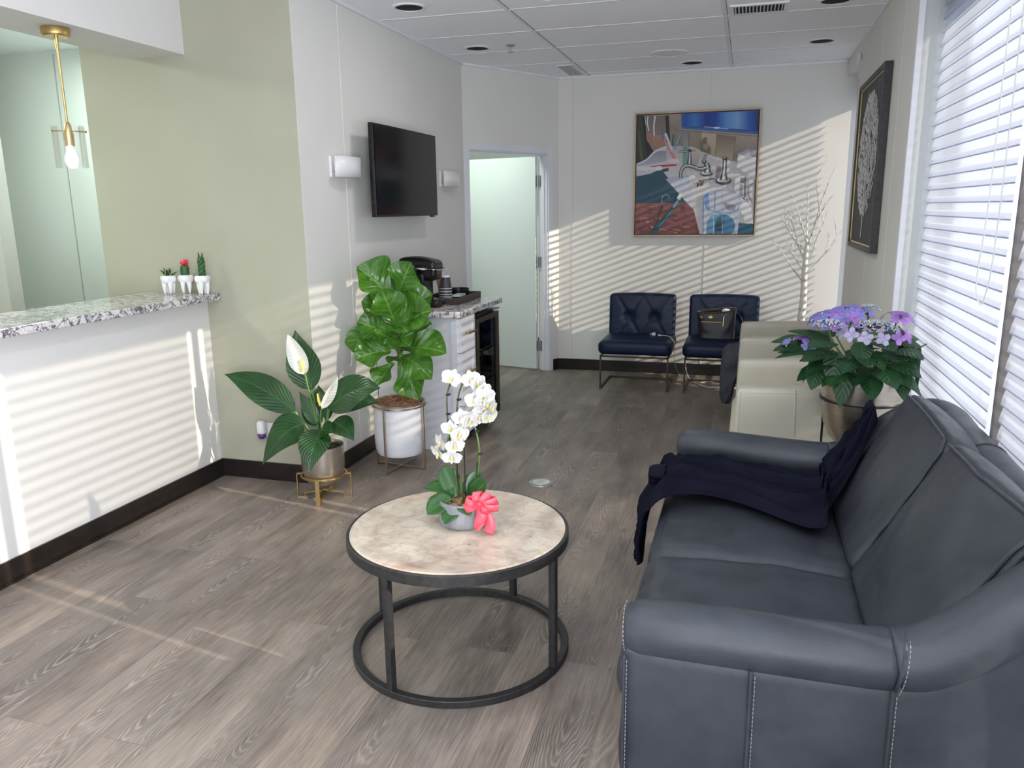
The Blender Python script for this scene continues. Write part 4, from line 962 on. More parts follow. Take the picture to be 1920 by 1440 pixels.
fr = thing('drinks_fridge', 'black under-counter drinks fridge with a tinted glass door', 'fridge', (-2.0, 5.20, 0))
bm = newbm(); y0, y1 = 4.965, 5.44
box(bm, -2.29, -1.76, y0, y0+0.02, 0.05, 0.84); box(bm, -2.29, -1.76, y1-0.02, y1, 0.05, 0.84); box(bm, -2.29, -2.27, y0, y1, 0.05, 0.84)
box(bm, -2.29, -1.76, y0, y1, 0.05, 0.10); box(bm, -2.29, -1.74, y0, y1, 0.82, 0.85); C('cabinet_shell', bm, 'blackm', root=fr, smooth=False)
bm = newbm()
for z in (0.33, 0.57):
    box(bm, -2.26, -1.80, y0+0.02, y1-0.02, z, z+0.006)
C('shelf', bm, 'steel', root=fr, smooth=False)
bm = newbm(); e = 0.035
for a, b, c, d in ((y0, y1, 0.09, 0.09+e+0.02), (y0, y1, 0.835-e, 0.835), (y0, y0+e, 0.13, 0.80), (y1-e, y1, 0.13, 0.80)): box(bm, -1.735, -1.70, a, b, c, d)
dr_ = C('door_frame', bm, 'bronze', root=fr, smooth=False, bevel=0.002)
bm = newbm(); box(bm, -1.722, -1.716, y0+e, y1-e, 0.14, 0.80); C('door_glass', bm, 'tint', dr_, root=fr, smooth=False)
bm = newbm(); box(bm, -1.76, -1.69, y1-0.10, y1-0.01, 0.853, 0.861); C('hinge', bm, 'steel', root=fr, smooth=False)
for yy in (y0+0.05, y1-0.05):
    bm = newbm(); lathe(bm, [(0, 0), (0.018, 0), (0.018, 0.05), (0, 0.05)], 12, (-1.80, yy, 0)); C('foot', bm, 'blackm', root=fr)
bt0 = None
for (x, y, z, lb) in ((-1.82, 5.03, 0.576, 'clear blue water bottle at the front of the fridge top shelf, near the drawers'), (-1.88, 5.11, 0.576, 'clear blue water bottle behind the front one on the fridge top shelf'), (-1.83, 5.04, 0.336, 'water bottle on the fridge middle shelf')):
    if bt0 is None:
        bt0 = thing('water_bottle', lb, 'bottle', (x, y, z), group='water bottles in the drinks fridge')
        bm = newbm(); lathe(bm, [(0, 0), (0.030, 0.002), (0.032, 0.02), (0.029, 0.06), (0.032, 0.10), (0.030, 0.13), (0.013, 0.165), (0.012, 0.18)], 20); obj('bottle_body', bm, 'water', bt0)
        bm = newbm(); lathe(bm, [(0.015, 0.178), (0.015, 0.196), (0, 0.197)], 16); obj('cap', bm, 'white_pl', bt0)
        bm = newbm(); lathe(bm, [(0.0325, 0.075), (0.0325, 0.115)], 20); M['lblue'] = mat('blue_label', (0.12, 0.35, 0.65), 0.4); obj('wrap_label', bm, 'lblue', bt0)
    else: dup(bt0, (x, y, z), label=lb)
t_ = thing('drink_carton', 'olive green drink carton on the fridge floor', 'carton', (-1.83, 5.04, 0.10))
bm = newbm(); box(bm, -0.03, 0.03, -0.03, 0.03, 0, 0.17); M['olive'] = noisy('olive_carton', (0.20, 0.24, 0.05), (0.28, 0.32, 0.08), 20, 0.5); obj('carton_body', bm, 'olive', t_, smooth=False, bevel=0.004)
bm = newbm(); lathe(bm, [(0.012, 0.17), (0.012, 0.185), (0, 0.186)], 14); obj('cap', bm, 'white_pl', t_)

# coffee maker, facing the room
cm = thing('coffee_maker', 'black pod coffee maker with a chrome handle on the granite counter', 'coffee maker', (-2.075, 4.88, 0.9245)); cm.scale = (0.86, 0.86, 0.93)
bm = newbm(); rbox(bm, 0.20, 0.20, 0.235, 0.02, 8, lambda q, p: (q.x-0.02, q.y, q.z+0.125)); obj('body', bm, 'black', cm)
bm = newbm(); rbox(bm, 0.15, 0.18, 0.055, 0.02, 10, lambda q, p: (q.x+0.105+(0.015*(1-p[1]**2) if p[0] > 0 else 0), q.y, q.z+0.028)); obj('drip_tray', bm, 'black', cm)
bm = newbm(); rbox(bm, 0.18, 0.175, 0.10, 0.035, 12, lambda q, p: (q.x*(1-0.12*(0.5-q.z*5))+0.085, q.y*(1-0.1*(0.5-q.z*5)), q.z+0.235)); obj('brew_head', bm, 'black', cm)
bm = newbm(); rbox(bm, 0.30, 0.20, 0.075, 0.03, 14, lambda q, p: (q.x+0.02, q.y, q.z+0.295+0.02*math.cos(p[0]*1.5)*math.cos(p[1]*1.2)-0.012*p[0])); obj('lid', bm, 'black', cm)
bm = newbm(); tube(bm, catmull([(0.02, -0.108, 0.272), (0.09, -0.112, 0.272), (0.17, -0.10, 0.266), (0.205, -0.05, 0.262), (0.213, 0.0, 0.26), (0.205, 0.05, 0.262), (0.17, 0.10, 0.266), (0.09, 0.112, 0.272), (0.02, 0.108, 0.272)], 6), 0.009, 10, squash=0.5)
tube(bm, [(0.03, -0.115, 0.273), (0.10, -0.116, 0.272)], 0.014, 10); obj('handle', bm, 'chrome', cm)
bm = newbm(); rbox(bm, 0.17, 0.085, 0.25, 0.02, 8, lambda q, p: (q.x-0.04, q.y-0.145, q.z+0.14)); obj('water_tank', bm, 'tint', cm)
bm = newbm(); rbox(bm, 0.16, 0.095, 0.02, 0.008, 6, lambda q, p: (q.x-0.04, q.y-0.145, q.z+0.275)); tube(bm, [(-0.09, -0.16, 0.28), (-0.09, -0.16, 0.305), (-0.03, -0.16, 0.305)], 0.008, 8); obj('tank_lid', bm, 'blackm', cm)

# tray with cups, stirrers, packets and bowl
tr = thing('serving_tray', 'dark weathered wood serving tray on the granite counter', 'tray', (-1.98, 5.22, 0.9245))
bm = newbm(); box(bm, -0.13, 0.13, -0.23, 0.23, 0, 0.010)
obj('tray_floor', bm, 'tray', tr, smooth=False)
bm = newbm()
for s in (-1, 1):
    bar(bm, (s*0.135, -0.24, 0.022), (s*0.135, 0.24, 0.022), 0.012, 0.044); bar(bm, (-0.13, s*0.235, 0.022), (0.13, s*0.235, 0.022), 0.012, 0.044)
obj('tray_rim', bm, 'tray', tr, smooth=False, bevel=0.002)
M['cupdark'] = mat('cup_print', (0.06, 0.055, 0.06), 0.5)
def cup_mesh():
    bm = newbm()
    prof = [(0, 0.088), (0.028, 0.088), (0.029, 0.089)]+[(0.0295+0.0125*k/8, 0.088-0.084*k/8) for k in range(9)]+[(0.0435, 0.004), (0.0435, 0.0), (0.041, 0.0)]
    lathe(bm, prof, 28)
    for f in bm.faces:
        c = f.calc_center_median()
        if 0.008 < c.z < 0.078: f.material_index = 1
    return bm
ctop = None
labels = ['striped paper cup on the very top of the upside-down stack beside the coffee maker']+['striped paper cup second from the top of the upside-down stack', 'striped paper cup third from the top of the upside-down stack', 'striped paper cup fourth from the top of the upside-down stack', 'striped paper cup fifth from the top of the upside-down stack', 'striped paper cup sixth from the top of the upside-down stack', 'striped paper cup seventh from the top of the upside-down stack', 'striped paper cup at the bottom of the upside-down stack']
zs = [0.009+0.9245]; 
for k in range(4): zs.append(zs[-1]+0.0085)
zs += [zs[-1]+0.016, zs[-1]+0.036, zs[-1]+0.056]
zs = sorted(zs)
for k, z in enumerate(zs[::-1]):
    if ctop is None:
        ctop = obj('paper_cup', cup_mesh(), ['white_pl', 'cupdark'], autos=True); tag(ctop, labels[0], 'cup', 'stacked striped paper cups'); ctop.location = (-1.965, 5.08, z)
    else:
        c2 = ctop.copy(); COL.objects.link(c2); c2.location = (-1.965, 5.08, z); c2['label'] = labels[k]
t_ = thing('stirrer_cup', 'cup of wooden coffee stirrers behind the stacked paper cups', 'stirrers', (-2.03, 5.20, 0.9345))
bm = newbm(); lathe(bm, [(0, 0), (0.028, 0), (0.040, 0.10), (0.037, 0.10), (0.026, 0.004), (0, 0.004)], 24); obj('cup', bm, 'cement', t_)
bm = newbm()
for k in range(26):
    a = rnd.random()*6.28; r1 = 0.022*rnd.random(); lean = 0.02+0.02*rnd.random(); L = 0.16+0.01*rnd.random()
    bar(bm, (r1*math.cos(a)*0.6, r1*math.sin(a)*0.6, 0.006), (r1*math.cos(a)+lean*math.cos(a), r1*math.sin(a)+lean*math.sin(a), L), 0.006, 0.0015)
bar(bm, (0, 0, 0.01), (0.055, 0.045, 0.19), 0.006, 0.0015); obj('stirrers', bm, 'stick', t_, smooth=False)
t_ = thing('sweetener_box', 'low box of white and green sweetener packets in the tray', 'packet box', (-1.925, 5.23, 0.9345))
bm = newbm(); box(bm, -0.035, 0.035, -0.065, 0.065, 0, 0.022); obj('box', bm, 'blackm', t_, smooth=False)
bm = newbm()
for k in range(18):
    box(bm, -0.03, 0.03, -0.058+k*0.0066, -0.054+k*0.0066, 0.006, 0.036, mi=k % 2)
M['pgreen'] = mat('packet_green', (0.25, 0.45, 0.33), 0.6); obj('packets', bm, ['white_pl', 'pgreen'], t_, smooth=False)
t_ = thing('bowl', 'round black bowl at the far end of the tray', 'bowl', (-1.98, 5.37, 0.9345))
bm = newbm(); lathe(bm, [(0, 0.003), (0.055, 0.003), (0.072, 0.012), (0.078, 0.035), (0.078, 0.062), (0.075, 0.062), (0.073, 0.035), (0.066, 0.016), (0, 0.012)], 40); obj('bowl_body', bm, 'black', t_)

# ------------------------------------------------------------------ paintings
def homog(src, dst):
    A = []; b = []
    for (x, y), (u, v_) in zip(src, dst):
        A.append([x, y, 1, 0, 0, 0, -u*x, -u*y]); b.append(u); A.append([0, 0, 0, x, y, 1, -v_*x, -v_*y]); b.append(v_)
    h = np.linalg.solve(np.array(A, float), np.array(b, float)); return np.append(h, 1).reshape(3, 3)
HM = homog([(90, 150), (1310, 85), (1245, 1322), (62, 1338)], [(0, 1), (1, 1), (1, 0), (0, 0)])
pa = thing('painting', 'large square painting of a bathroom sink with taps and toothbrushes in a thin bronze frame', 'painting', (-0.476, 7.497, 1.83))
PW = 0.53; PH = 0.53
bm = newbm(); lay = bm.loops.layers.float_color.new('Col'); layer_n = [0]
def poly(pts, col, col2=None, dirn=(0, 1)):
    """flat painted shape given in artwork coordinates, optional blend to col2 along dirn"""
    layer_n[0] += 1; y = -0.036-0.00012*layer_n[0]; uv = []
    for x, yy in pts:
        q = HM@np.array([x, yy, 1.0]); uv.append((q[0]/q[2], q[1]/q[2]))
    uv = [(min(1, max(0, a)), min(1, max(0, b))) for a, b in uv]
    vs = [bm.verts.new(((a-0.5)*2*PW*0.985, y, (b-0.5)*2*PH*0.985)) for a, b in uv]
    try: f = bm.faces.new(vs)
    except ValueError: return
    pr_ = [p[0]*dirn[0]+p[1]*dirn[1] for p in pts]; mn, mx_ = min(pr_), max(pr_)
    c1 = srgb(*col); c2 = srgb(*(col2 or col))
    for lp, q in zip(f.loops, pr_):
        t0 = (q-mn)/max(1e-6, mx_-mn); lp[lay] = (*[c1[i]*(1-t0)+c2[i]*t0 for i in range(3)], 1)
def stroke(pts, w0, col, w1=None, col2=None):
    P = catmull([(x, y, 0) for x, y in pts], 6) if len(pts) > 2 else [Vector((*p, 0)) for p in pts]
    w1 = w0 if w1 is None else w1; Lf = []; Rt = []
    for i, p in enumerate(P):
        d = (P[min(i+1, len(P)-1)]-P[max(0, i-1)]).normalized(); ww = (w0+(w1-w0)*i/(len(P)-1))/2
        Lf.append((p.x-d.y*ww, p.y+d.x*ww)); Rt.append((p.x+d.y*ww, p.y-d.x*ww))
    poly(Lf+Rt[::-1], col, col2)
def ell(cx, cy, rx, ry, col, col2=None, n=28): poly([(cx+rx*math.cos(2*PI*k/n), cy+ry*math.sin(2*PI*k/n)) for k in range(n)], col, col2)
R4 = lambda x0, y0, x1, y1: [(x0, y0), (x1, y0), (x1, y1), (x0, y1)]
poly([(90, 150), (1310, 85), (1245, 1322), (62, 1338)], (160, 150, 140))
poly([(90, 150), (250, 150), (250, 560), (130, 640), (75, 640)], (58, 62, 52), (40, 44, 38))
poly([(130, 150), (175, 150), (250, 600), (190, 600)], (24, 26, 26)); poly([(120, 600), (90, 300), (110, 280), (150, 600)], (74, 78, 62))
poly([(165, 150), (385, 145), (385, 300), (360, 480), (240, 490), (180, 380)], (112, 104, 98), (150, 128, 116))
poly([(180, 330), (240, 320), (245, 420), (190, 415)], (158, 118, 102)); poly([(235, 350), (370, 340), (360, 480), (240, 490)], (176, 132, 114), (150, 116, 104))
stroke([(195, 155), (190, 230), (205, 300)], 10, (220, 220, 222)); stroke([(268, 150), (255, 250), (258, 350)], 14, (215, 215, 220)); stroke([(165, 155), (175, 240)], 8, (190, 190, 194))
poly([(370, 145), (405, 142), (420, 430), (380, 460)], (38, 36, 42))
poly([(405, 142), (530, 132), (505, 290), (415, 290)], (158, 144, 138), (136, 124, 118)); poly([(415, 290), (505, 290), (505, 470), (425, 450)], (146, 128, 118))
poly([(505, 290), (720, 300), (730, 480), (600, 470), (505, 440)], (150, 138, 122), (138, 126, 112)); poly([(730, 310), (885, 330), (870, 560), (715, 500)], (186, 174, 148), (164, 152, 128))
poly([(885, 330), (1080, 350), (1045, 590), (870, 560)], (120, 108, 98), (176, 158, 136)); poly([(1080, 350), (1290, 360), (1290, 470), (1190, 470), (1085, 560), (1045, 590)], (166, 152, 136), (128, 120, 116))
for a, b in (((610, 295), (600, 470)), ((733, 305), (715, 500)), ((885, 325), (868, 560)), ((1080, 345), (1045, 590))): stroke([a, b], 5, (112, 102, 92))
stroke([(505, 292), (1290, 345)], 6, (108, 98, 90))
# blue cabinet
poly([(528, 128), (1312, 85), (1300, 325), (530, 275)], (64, 110, 176), (52, 96, 168)); 
cols = [(20, 70, 160), (52, 116, 196), (14, 52, 138), (16, 66, 158), (86, 142, 206), (120, 160, 214), (40, 96, 180), (14, 44, 110)]
for k in range(7):
    xa = 560+k*107; xb = xa+107; poly([(xa, 125-k*5), (xb, 120-k*5), (xb-3, 252+k*6.2), (xa-3, 246+k*6)], cols[k], cols[k+1], (1, 0))
stroke([(558, 126), (560, 246), (800, 262), (1292, 294)], 5, (10, 22, 60)); ell(885, 264, 32, 9, (235, 240, 245)); stroke([(760, 256), (890, 264), (1000, 275)], 6, (200, 215, 235))
# sink ledge
poly([(78, 640), (180, 590), (250, 520), (330, 475), (400, 455), (640, 455), (830, 540), (1090, 610), (1260, 700), (1250, 1225), (1095, 1215), (1085, 1335), (710, 1335), (640, 1080), (500, 920), (370, 780), (80, 750)], (196, 194, 198), (216, 214, 216))
poly([(80, 640), (180, 600), (250, 530), (300, 500), (380, 500), (380, 600), (200, 640), (80, 655)], (140, 142, 158), (172, 172, 184))
stroke([(78, 640), (180, 590), (250, 520), (330, 475), (400, 458)], 14, (214, 216, 222)); poly([(640, 455), (700, 480), (720, 560), (690, 640), (640, 640)], (200, 190, 180), (170, 160, 154))
poly([(370, 780), (600, 740), (640, 900), (660, 1060), (640, 1080), (500, 920)], (176, 184, 200), (206, 208, 216)); stroke([(800, 545), (870, 570), (950, 592)], 6, (240, 240, 240))
# teal and towel
poly([(78, 760), (220, 730), (300, 690), (400, 670), (405, 700), (350, 712), (400, 775), (370, 785), (500, 920), (580, 1030), (70, 1030)], (36, 78, 98), (30, 70, 90))
poly([(68, 1030), (570, 1018), (650, 1080), (712, 1335), (62, 1338)], (134, 84, 82), (112, 66, 66)); 
for k in range(46):
    x = 80+rnd.random()*560; y = 1050+rnd.random()*270; ell(x, y, 8+rnd.random()*30, 4+rnd.random()*10, rnd.choice([(104, 62, 62), (150, 98, 94), (164, 112, 106), (90, 52, 54)]), n=10)
poly([(330, 1040), (350, 1060), (310, 1160), (270, 1290), (240, 1330), (285, 1180)], (74, 44, 48)); stroke([(335, 1030), (340, 960), (375, 940), (405, 955), (405, 985)], 5, (150, 180, 190)); 
stroke([(245, 1330), (330, 1220), (450, 1070)], 62, (20, 74, 84), 30); stroke([(300, 1270), (450, 1080)], 16, (60, 130, 136), 10); stroke([(450, 1070), (480, 1020), (520, 960)], 24, (90, 160, 178), 18); stroke([(500, 985), (530, 925)], 40, (210, 222, 220), 34)
# brushes in glass, paste
poly([(375, 470), (535, 460), (520, 600), (460, 622), (385, 605)], (176, 172, 176), (196, 190, 190))
stroke([(355, 375), (410, 480), (465, 580)], 22, (206, 128, 128), 30); stroke([(372, 325), (400, 400), (440, 500)], 26, (196, 208, 222), 20); stroke([(337, 290), (340, 350), (352, 400)], 16, (70, 120, 150)); stroke([(452, 340), (445, 400), (440, 450)], 16, (24, 104, 100)); stroke([(525, 325), (490, 410), (465, 490)], 16, (104, 160, 184))
ell(450, 600, 62, 22, (214, 206, 206)); poly([(540, 310), (600, 308), (605, 480), (545, 480)], (128, 132, 132), (150, 150, 148)); poly([(545, 465), (590, 462), (592, 620), (545, 640)], (96, 150, 136), (120, 160, 146))
poly([(215, 655), (360, 640), (430, 635), (490, 632), (480, 648), (380, 658), (290, 668), (230, 670)], (196, 40, 74)); poly([(80, 655), (200, 665), (300, 660), (340, 690), (290, 702), (200, 690), (190, 712), (80, 690)], (214, 212, 216)); ell(308, 674, 36, 22, (222, 222, 226))
# taps
def metal(pts, w0, w1): stroke(pts, w0, (58, 60, 66), w1); stroke(pts, w0*0.55, (150, 154, 162), w1*0.55); stroke([(x, y-w0*0.12) for x, y in pts], w0*0.2, (226, 228, 232), w1*0.2)
ell(610, 640, 34, 12, (90, 92, 96)); metal([(610, 640), (615, 560), (615, 500)], 50, 20); metal([(500, 505), (580, 505), (670, 490)], 18, 18); ell(615, 495, 22, 18, (70, 72, 80))
ell(780, 725, 64, 26, (70, 70, 74)); ell(780, 718, 50, 18, (186, 188, 192)); metal([(790, 715), (790, 660), (780, 620)], 70, 50); metal([(790, 660), (720, 680), (640, 655), (570, 650), (530, 700), (522, 770)], 44, 30); ell(760, 605, 24, 22, (60, 62, 70)); ell(760, 600, 10, 9, (220, 222, 226))
poly([(740, 590), (760, 530), (795, 530), (780, 560), (770, 600)], (150, 136, 128)); poly([(715, 480), (728, 400), (760, 360), (790, 370), (785, 420), (820, 470), (820, 530), (720, 500)], (116, 104, 94)); ell(775, 455, 28, 28, (150, 138, 118))
poly([(700, 790), (860, 765), (860, 780), (760, 795), (740, 850), (715, 850)], (112, 104, 104)); ell(688, 838, 16, 22, (30, 30, 34)); ell(680, 838, 8, 20, (190, 180, 178))
poly([(880, 700), (885, 655), (925, 640), (930, 700), (900, 760), (870, 760)], (124, 116, 116)); ell(950, 795, 82, 40, (64, 66, 70)); ell(950, 785, 64, 26, (190, 192, 196)); metal([(955, 790), (955, 740), (960, 690)], 84, 40); metal([(960, 690), (965, 620), (968, 580)], 46, 36); ell(968, 572, 24, 16, (40, 42, 48)); ell(964, 568, 9, 6, (230, 230, 234))
# white box and holder
poly([(1100, 520), (1215, 470), (1283, 488), (1270, 780), (1085, 660)], (214, 214, 216), (190, 190, 196)); poly([(1215, 470), (1283, 488), (1280, 560), (1215, 545)], (150, 152, 164)); poly([(1100, 520), (1215, 470), (1215, 545), (1180, 560)], (170, 172, 184))
poly([(1070, 725), (1110, 720), (1160, 750), (1160, 930), (1110, 955), (1060, 900)], (212, 212, 214), (196, 196, 204)); poly([(1120, 760), (1160, 760), (1160, 820), (1120, 815)], (126, 124, 128)); poly([(1115, 825), (1150, 830), (1145, 940), (1110, 950)], (152, 152, 160))
stroke([(1168, 760), (1165, 960)], 16, (104, 106, 122)); stroke([(1195, 770), (1188, 990)], 20, (170, 172, 184)); stroke([(1250, 815), (1210, 850), (1200, 920), (1240, 1020)], 14, (140, 142, 156)); ell(1150, 975, 16, 14, (40, 70, 150)); ell(1180, 1012, 22, 13, (16, 120, 100))
poly([(1060, 905), (1230, 1040), (1250, 1225), (1130, 1120)], (226, 226, 228), (210, 212, 216)); poly([(1090, 1218), (1250, 1222), (1245, 1322), (1085, 1330)], (34, 88, 110))
# drinking glass
poly([(758, 940), (830, 900), (960, 890), (1080, 920), (1135, 985), (1085, 1330), (748, 1335)], (190, 196, 206), (180, 192, 206)); poly([(758, 940), (800, 915), (815, 1080), (800, 1130), (765, 1060)], (92, 136, 196), (150, 176, 210)); stroke([(870, 900), (862, 1100)], 12, (120, 150, 196)); stroke([(938, 900), (938, 1110)], 6, (150, 168, 196)); poly([(950, 1010), (1080, 1040), (1060, 1090), (1000, 1090), (960, 1050)], (140, 140, 150))
ell(930, 1245, 140, 118, (74, 130, 166), (60, 110, 150)); poly([(790, 1200), (830, 1140), (930, 1120), (880, 1180), (850, 1330), (780, 1330)], (110, 160, 190), (76, 132, 168)); poly([(870, 1200), (930, 1170), (960, 1190), (930, 1300), (870, 1300)], (44, 84, 92), (30, 66, 76)); stroke([(852, 1150), (852, 1330)], 6, (176, 204, 220)); stroke([(938, 1130), (940, 1330)], 5, (160, 190, 210))
stroke([(765, 1010), (800, 1075), (900, 1112), (1000, 1112), (1090, 1080), (1130, 1020)], 8, (108, 140, 190)); stroke([(760, 940), (830, 902), (960, 890), (1080, 920), (1135, 985)], 5, (150, 170, 206)); stroke([(752, 960), (748, 1330)], 8, (90, 126, 190)); stroke([(1120, 1020), (1085, 1330)], 10, (206, 216, 228))
obj('canvas_picture', bm, 'paint', pa, smooth=False)
bm = newbm(); box(bm, -PW, PW, -0.036, -0.002, -PH, PH); obj('canvas', bm, 'blackm', pa, smooth=False)
bm = newbm(); e = 0.012
for a, b, c, d in ((-PW-e, PW+e, PH, PH+e), (-PW-e, PW+e, -PH-e, -PH), (-PW-e, -PW, -PH, PH), (PW, PW+e, -PH, PH)): box(bm, a, b, -0.046, -0.001, c, d)
obj('frame', bm, 'frame_bronze', pa, smooth=False)

pb = thing('painting', 'dark painting of a silver leafy tree in a deep black frame on the right wall', 'painting', (0.74, 5.66, 1.80))
hw, hh = 0.545, 0.535
bm = newbm(); box(bm, -0.030, -0.001, -hw+0.03, hw-0.03, -hh+0.03, hh-0.03); obj('canvas', bm, 'darkcanvas', pb, smooth=False)
bm = newbm()
for a, b, c, d in ((-hw, hw, hh-0.03, hh), (-hw, hw, -hh, -hh+0.03), (-hw, -hw+0.03, -hh+0.03, hh-0.03), (hw-0.03, hw, -hh+0.03, hh-0.03)): box(bm, -0.045, -0.001, a, b, c, d)
obj('frame', bm, 'iron', pb, smooth=False)
bm = newbm()
for a, b, c, d in ((-hw+0.03, hw-0.03, hh-0.042, hh-0.03), (-hw+0.03, hw-0.03, -hh+0.03, -hh+0.042), (-hw+0.03, -hw+0.042, -hh+0.042, hh-0.042), (hw-0.042, hw-0.03, -hh+0.042, hh-0.042)): box(bm, -0.036, -0.028, a, b, c, d)
obj('gold_liner', bm, 'gold', pb, smooth=False)
bm = newbm(); r2 = random.Random(3); n_ = 0
while n_ < 950:
    y = r2.uniform(-0.42, 0.42); z = r2.uniform(-0.33, 0.44); cz = 0.06
    if (y/0.40)**2+((z-cz)/0.38)**2 > 1.0: continue
    if r2.random() < 0.08: continue
    n_ += 1; a = math.atan2(z+0.35, y*1.2)+r2.uniform(-0.5, 0.5); L = r2.uniform(0.018, 0.030); wd = L*0.55; ux, uz = math.cos(a), math.sin(a)
    pts = [(-1, 0), (-0.3, 0.9), (0.6, 0.7), (1, 0), (0.5, -0.8), (-0.4, -0.8)]
    vs = [bm.verts.new((-0.031-0.0025*(k_ in (2, 4))-0.0004*r2.random(), y+ux*p*L-uz*q*wd, z+uz*p*L+ux*q*wd)) for k_, (p, q) in enumerate(pts)]; bm.faces.new(vs)
for k in range(60):
    z = -0.45+0.007*k; y = 0.012*math.sin(k*1.3)+0.004*r2.uniform(-1, 1); L = 0.016
    vs = [bm.verts.new((-0.032-0.0003*k/60, y+p*0.012, z+q*L)) for p, q in ((-1.2, 0), (0, 0.9), (1.3, 0.2), (0.3, -0.9))]; bm.faces.new(vs)
obj('silver_tree', bm, 'silver', pb, smooth=False)

# ------------------------------------------------------------------ peace lily
LC = (-2.185, 3.70)
ly = thing('peace_lily', 'peace lily with white spathes in a pewter pot, at the corner of the olive-toned wall', 'potted plant', (LC[0], LC[1], 0.0))
LX, LY_ = LC
bm = newbm(); lathe(bm, [(0, 0.062), (0.05, 0.068), (0.085, 0.09), (0.108, 0.13), (0.116, 0.18), (0.118, 0.30), (0.115, 0.302), (0.112, 0.29), (0.110, 0.18), (0, 0.15)], 40); obj('pot', bm, 'pewter', ly)
bm = newbm(); lathe(bm, [(0.113, 0.275), (0.05, 0.285), (0, 0.282)], 24); obj('soil', bm, 'soil', ly)
bm = newbm(); fs = newbm(); fl = newbm()
Lf = lambda b, t, w_, n=(0.25, -1, 0.3), bend=0.12, fold=0.10, curl=0.0, bd=(0, 0, 1), wave=0.04: leaf(bm, b, t, w_, n, bend, 'lance', fold, wave, curl, 16, 8, bdir=bd)
o0 = Vector((0, 0, 0.29))
stems = []
def ll(base, tip, w_, n, bend=0.1, bd=(0, 0, 1), **kw):
    Lf(base, tip, w_*1.18, n, bend, bd=bd, **kw); stems.append(base)
ll((-0.12, -0.05, 0.49), (-0.54, -0.06, 0.68), 0.155, (0.1, -1, 0.5), 0.14)
ll((-0.05, 0.02, 0.60), (-0.135, 0.03, 0.925), 0.17, (0.3, -1, 0.1), -0.10, (0.6, 0, 0))
ll((0.07, -0.03, 0.51), (0.40, -0.06, 0.65), 0.18, (-0.1, -1, 0.55), 0.24)
ll((0.05, 0.02, 0.50), (0.30, 0.12, 0.52), 0.15, (0.1, -0.7, 0.8), 0.25)
ll((-0.06, -0.06, 0.43), (-0.25, -0.20, 0.225), 0.185, (-0.3, -1, 0.35), 0.32)
ll((0.04, -0.06, 0.40), (0.045, -0.22, 0.215), 0.155, (0.2, -1, 0.25), 0.30, (0, -0.6, 0.8))
ll((0.07, 0.0, 0.43), (0.24, -0.08, 0.36), 0.13, (0.2, -0.6, 0.8), 0.25)
ll((0.0, -0.03, 0.42), (-0.10, -0.03, 0.60), 0.07, (0.5, -1, 0.2), 0.05)
ll((0.02, 0.02, 0.43), (0.08, 0.04, 0.62), 0.06, (0, -1, 0.2), 0.05)
ll((-0.02, 0.03, 0.40), (-0.15, 0.06, 0.52), 0.10, (0.2, -1, 0.4), 0.1)
ll((0.03, -0.05, 0.38), (0.16, -0.16, 0.42), 0.10, (0.1, -0.8, 0.6), 0.2)
ll((-0.04, 0.05, 0.42), (-0.08, 0.14, 0.60), 0.11, (0.2, -1, 0.3), 0.1)
obj('leaves', bm, 'lily_leaf', ly, autos=False)
bm = newbm()
for s in stems: tube(bm, bez((s[0]*0.15, s[1]*0.15, 0.28), (s[0]*0.3, s[1]*0.3, 0.34), (s[0]*0.8, s[1]*0.8, s[2]-0.05), s, 8), 0.005, 6)
tube(bm, bez((0.0, 0, 0.28), (0.0, -0.03, 0.45), (-0.03, -0.05, 0.6), (-0.045, -0.05, 0.71), 10), 0.005, 6)
tube(bm, bez((0.01, 0, 0.28), (0.02, -0.03, 0.42), (0.02, -0.05, 0.45), (0.05, -0.06, 0.53), 10), 0.0045, 6)
obj('stems', bm, 'stem', ly)
for b, t, n in (((-0.045, -0.05, 0.70), (-0.125, -0.06, 0.915), (0.2, -1, 0.1)), ((0.05, -0.06, 0.52), (0.15, -0.05, 0.70), (0.9, -0.5, 0.3))):
    bm = newbm(); leaf(bm, b, t, 0.105 if n[0] < 0.5 else 0.06, n, 0.06, 'ovate', 0.35, 0.03, 0, 14, 8, bdir=(0.6, -0.3, 0.3)); sp_ = obj('spathe', bm, 'spathe', ly, autos=False)
    bm = newbm(); b = Vector(b)+Vector((0, -0.012, 0.02)); tube(bm, [b, b+Vector((-0.01, 0, 0.03)), b+Vector((-0.015, 0, 0.065))], [0.007, 0.008, 0.004], 10); obj('spadix', bm, 'lip', sp_)
ls = thing('plant_stand', 'short gold metal stand holding the pewter pot of the peace lily', 'plant stand', (LX, LY_, 0))
bm = newbm(); lathe(bm, [(0.118, 0.128), (0.126, 0.128), (0.126, 0.136), (0.118, 0.136), (0.118, 0.128)], 40); obj('ring', bm, 'gold', ls)
for a in (-75, 15, 105, 195):
    bm = newbm(); a = math.radians(a); u = Vector((math.cos(a), math.sin(a), 0)); tg = (-math.sin(a), math.cos(a), 0)
    w_ = 0.022
    def seg(p, q): bar(bm, p, q, 0.004, w_, up=tg)
    seg(u*0.124+Vector((0, 0, 0.134)), u*0.150+Vector((0, 0, 0.134))); seg(u*0.150+Vector((0, 0, 0.136)), u*0.150); seg(u*0.150+Vector((0, 0, 0.002)), u*0.110+Vector((0, 0, 0.002))); seg(u*0.110, u*0.110+Vector((0, 0, 0.026))); seg(u*0.110+Vector((0, 0, 0.026)), u*0.01+Vector((0, 0, 0.036)))
    obj('leg', bm, 'gold', ls, smooth=False)

